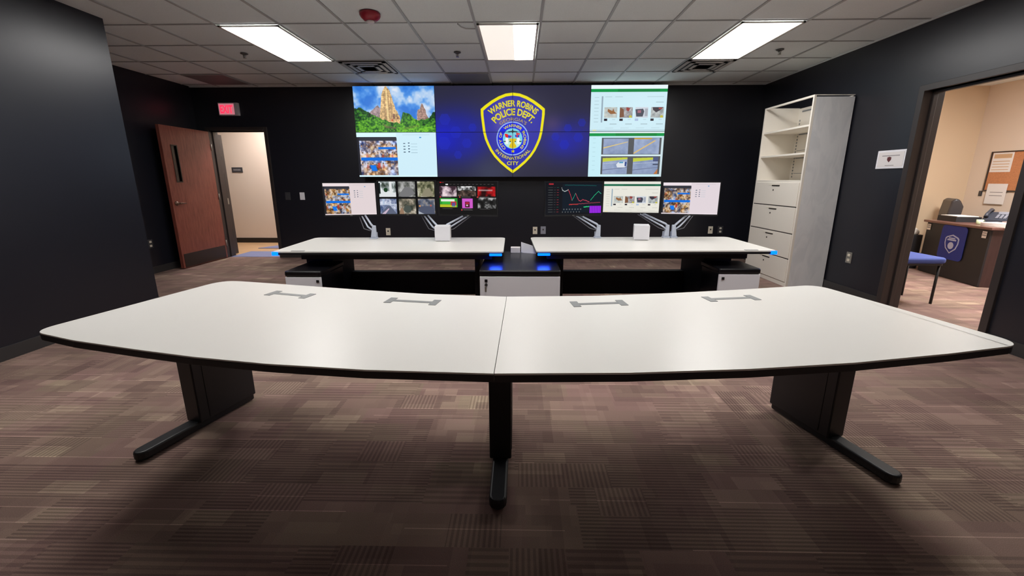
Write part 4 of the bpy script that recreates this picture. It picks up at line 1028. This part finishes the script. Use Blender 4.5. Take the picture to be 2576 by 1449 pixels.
# ------------------------------------------------------------------ the office
t = thing('office_desk', 'black office desk with dark cherry top in the side office', 'desk', (5.62, 5.0, 0), math.radians(-11))
m_ = MB(); m_.box(-.03, -.04, .705, .80, 1.04, .735); m_.build('desktop', M['desk_top'], t, bevel=.004)
m_ = MB(); m_.box(0, 0, .01, .02, 1.0, .705); m_.build('front_panel', M['desk_black'], t)
m_ = MB(); m_.box(.02, 0, .0, .76, .03, .705); m_.build('side_panel', M['desk_brown'], t)
m_ = MB(); m_.box(.02, .97, .0, .76, 1.0, .705); m_.build('side_panel', M['desk_black'], t)
R11 = math.radians(-11)
def dk(lx, ly, z=0): c_, s2 = math.cos(R11), math.sin(R11); return (5.62+lx*c_-ly*s2, 5.0+lx*s2+ly*c_, z)
# banner
t = thing('banner', 'small royal blue banner with a white crest hanging on the desk front', 'banner', dk(-.012, .30), R11)
m_ = MB(); n = 10
pts = rounded(.0, .255, .40, .70, .05, 4)
m_.prism([(a, b_) for a, b_ in pts], -.003, .003, axis='x'); m_.build('cloth', M['banner_blue'], t)
sh = [(.20,.585),(.11,.555),(.09,.535),(.09,.47),(.115,.40),(.20,.335),(.285,.40),(.31,.47),(.31,.535),(.29,.555)]
m_ = MB(); m_.prism(sh, -.0055, -.003, axis='x'); m_.build('crest', M['banner_white'], t)
sh2 = [(.20+(a-.20)*.84, .465+(b_-.465)*.86) for a, b_ in sh]; m_ = MB(); m_.prism(sh2, -.0075, -.0055, axis='x'); m_.build('crest_field', M['banner_blue'], t)
m_ = MB(); m_.lathe((-.0075, .20, .44), [(.046,0),(.046,-.0015)], axis='x', seg=20); m_.box(-.009, .13, .505, -.0075, .27, .525); m_.box(-.009, .15, .53, -.0075, .25, .545); m_.build('seal', M['banner_white'], t)
m_ = MB(); m_.box(-.006, .0, .70, .075, .40, .7005+.0) if False else None
for ly, lab in ((.985, 'small white card taped to the left corner of the office desk'), (.10, 'small white card taped to the right of the blue banner')):
    t = thing('card', lab, 'card', dk(-.004, ly, .0), R11)
    m_ = MB(); m_.box(-.003, -.06, .60, 0, .0, .68); m_.build('paper', M['paper'], t)
    m_ = MB(); m_.box(-.004, -.055, .655, -.003, -.005, .668); m_.box(-.004, -.055, .625, -.003, -.005, .642); m_.build('print', M['print_grey'], t)
# things on the desk
t = thing('letter_tray', 'low black tray with papers at the left end of the office desk', 'tray', dk(.24, .84, .735), R11)
m_ = MB(); m_.box(-.14, -.16, 0, .14, .16, .012); m_.box(-.14, -.16, .012, -.13, .16, .070); m_.box(.13, -.16, .012, .14, .16, .070); m_.box(-.13, -.16, .012, .13, -.15, .070); m_.box(-.13, .15, .012, .13, .16, .070); m_.build('tray', M['desk_black'], t)
m_ = MB(); m_.box(-.12, -.14, .012, .12, .14, .078); m_.build('sheets', M['paper'], t)
for (lx, ly, hh, rot, m2, lab) in ((.17, .10, .045, .1, 'paper', 'thick stack of white papers at the near end of the office desk'), (.50, .26, .040, -.2, 'paper_pink', 'pinkish papers on the office desk behind the white stack')):
    m_ = MB()
    for k in range(4):
        a = rot+.06*k; ux, uy = rot2(a); m_.obox((.004*k, .003*k), ux, uy, .11, .145, hh*k/4, hh*(k+1)/4-.001)
    tag(m_.build('paper_stack', M[m2], loc=dk(lx, ly, .735), rotz=R11), lab, 'papers', 'paper stacks on the office desk')
t = thing('mug', 'small pale green mug on the office desk', 'mug', dk(.16, .40, .735), R11)
m_ = MB(); m_.lathe((0,0,0), [(.026,0),(.031,.01),(.033,.060),(.029,.060),(.027,.012)], seg=20); m_.build('cup', M['green'], t)
m_ = MB(); m_.tube([(.030,0,.05),(.050,0,.045),(.052,0,.025),(.030,0,.015)], .004, seg=8); m_.build('handle', M['green'], t)
# desk chair behind the desk
t = thing('office_chair', 'dark leather office chair behind the desk', 'chair', (6.74, 6.38, 0), math.radians(-32))
m_ = MB(); m_.box(-.24, -.24, .44, .24, .24, .52); m_.build('seat', M['leather'], t, bevel=.03, seg=4)
m_ = MB()
m_.prism([(-.25,.56),(-.18,.56),(-.11,.72),(-.10,.90),(-.15,1.00),(-.20,1.02),(-.24,.98),(-.26,.80)], -.22, .22, axis='y'); m_.build('backrest', M['leather'], t, bevel=.03, seg=4)
m_ = MB(); m_.tube([(-.18,0,.48),(-.23,0,.60)], .02); m_.build('back_bracket', M['black'], t)
m_ = MB(); m_.tube([(0,0,.08),(0,0,.45)], .025); m_.build('column', M['steel'], t)
for k in range(5):
    a = k*2*PI/5; m_ = MB(); m_.tube([(0,0,.10),(.27*math.cos(a),.27*math.sin(a),.06)], [.022,.014], seg=8); l_ = m_.build('leg', M['black'], t)
    m_ = MB(); m_.lathe((.27*math.cos(a), .27*math.sin(a)-.02, .028), [(.028,0),(.028,.04)], axis='y', seg=14); m_.build('caster', M['black'], l_)
t = thing('telephone', 'dark desk telephone with handset at the back of the office desk', 'telephone', dk(.52, .62, .735), math.radians(-60))
m_ = MB(); m_.prism([(-.10,0),(.10,0),(.10,.14),(-.10,.05)], -.13, .13, axis='x'); m_.build('base', M['phone'], t, bevel=.006)
m_ = MB(); m_.tube([(-.10,-.09,.08),(-.10,-.07,.115),(-.10,0,.145),(-.10,.08,.17),(-.10,.11,.155)], [.024,.018,.015,.018,.024], seg=10); m_.build('handset', M['phone'], t)
m_ = MB(); m_.box(-.02, .03, .115, .10, .08, .145); m_.build('display', M['plate_grey'], t)
for i in range(3):
    for j in range(4): m_ = MB(); m_.box(-.02+i*.035, -.075+j*.024, .068+j*.0105, .002+i*.035, -.060+j*.024, .078+j*.0115); m_.build('key', M['plate_grey'], t)
t = thing('cork_board', 'cork notice board with dark frame on the office wall', 'notice board', (ox1, 6.24, 1.12), -PI/2)
m_ = MB(); m_.box(-.37, -.012, .015, .57, 0, .565); m_.build('cork', M['cork'], t)
m_ = MB(); m_.box(-.385, -.022, 0, -.37, 0, .58); m_.box(.57, -.022, 0, .585, 0, .58); m_.box(-.37, -.022, 0, .57, 0, .015); m_.box(-.37, -.022, .565, .57, 0, .58); m_.build('frame', M['frame'], t)
t = thing('notice', 'white notice pinned to the cork board', 'paper', (ox1-.013, 6.46, 1.40), -PI/2)
m_ = MB(); m_.box(-.14, -.003, 0, .13, 0, .28); m_.build('sheet', M['paper'], t)
m_ = MB(); m_.box(-.12, -.004, .20, .11, -.003, .26)
for k in range(4): m_.box(-.12, -.004, .03+k*.04, .10, -.003, .04+k*.04)
m_.build('print', M['print_tan'], t)
t = thing('notice', 'white sheet taped to the wall below the cork board', 'paper', (ox1-.024, 6.43, .93), -PI/2)
m_ = MB(); m_.box(-.13, -.003, 0, .13, 0, .30); m_.build('sheet', M['paper'], t)
m_ = MB(); m_.box(-.08, -.004, .17, .09, -.003, .18); m_.box(-.08, -.004, .12, .09, -.003, .13); m_.build('print', M['print_grey'], t)
wall_plate('light_switch', 'small dark switch on the office wall left of the cork board', 'switch', (ox1, 6.66, 1.08), '-x', .05, .08, 'plate_dark', 'switch')
# blue visitor chair
t = thing('visitor_chair', 'blue cushioned chair just inside the office doorway', 'chair', (4.16, 4.46, 0), math.radians(0))
m_ = MB(); m_.prism(rounded(-.25, -.24, .25, .24, .07), .445, .505); m_.build('seat', M['blue_fabric'], t, bevel=.022, seg=4)
m_ = MB(); m_.prism(rounded(-.235, -.225, .235, .225, .06), .425, .445); m_.build('seat_frame', M['black'], t)
m_ = MB(); m_.box(-.245, -.21, .60, -.205, .21, .90); m_.build('backrest', M['blue_fabric'], t, bevel=.018, seg=3)
for sx in (-1, 1):
    for sy in (-1, 1):
        m_ = MB(); top = .62 if sx < 0 else .43; m_.tube([(sx*.222, sy*.17, 0), (sx*.222, sy*.17, top)], .0125, seg=10); m_.build('leg', M['black'], t)
# bin left of the desk
t = thing('waste_bin', 'dark waste bin with a crumpled white liner beside the office desk', 'bin', (5.80, 6.28, 0))
m_ = MB(); m_.prism(rounded(-.13, -.17, .13, .17, .04), 0, .50); m_.build('bin', M['desk_black'], t, bevel=.005)
m_ = MB(); rr = np.random.default_rng(2)
prof = [(.125,.50),(.150,.52),(.140,.56),(.100,.585),(.06,.57)]
m_.lathe((0,0,0), prof, seg=18); m_.v = [(x+rr.uniform(-.012,.012), y*1.1+rr.uniform(-.012,.012), z+rr.uniform(-.010,.014) if z > .505 else z) for x, y, z in m_.v]; m_.build('liner', M['bag'], t)
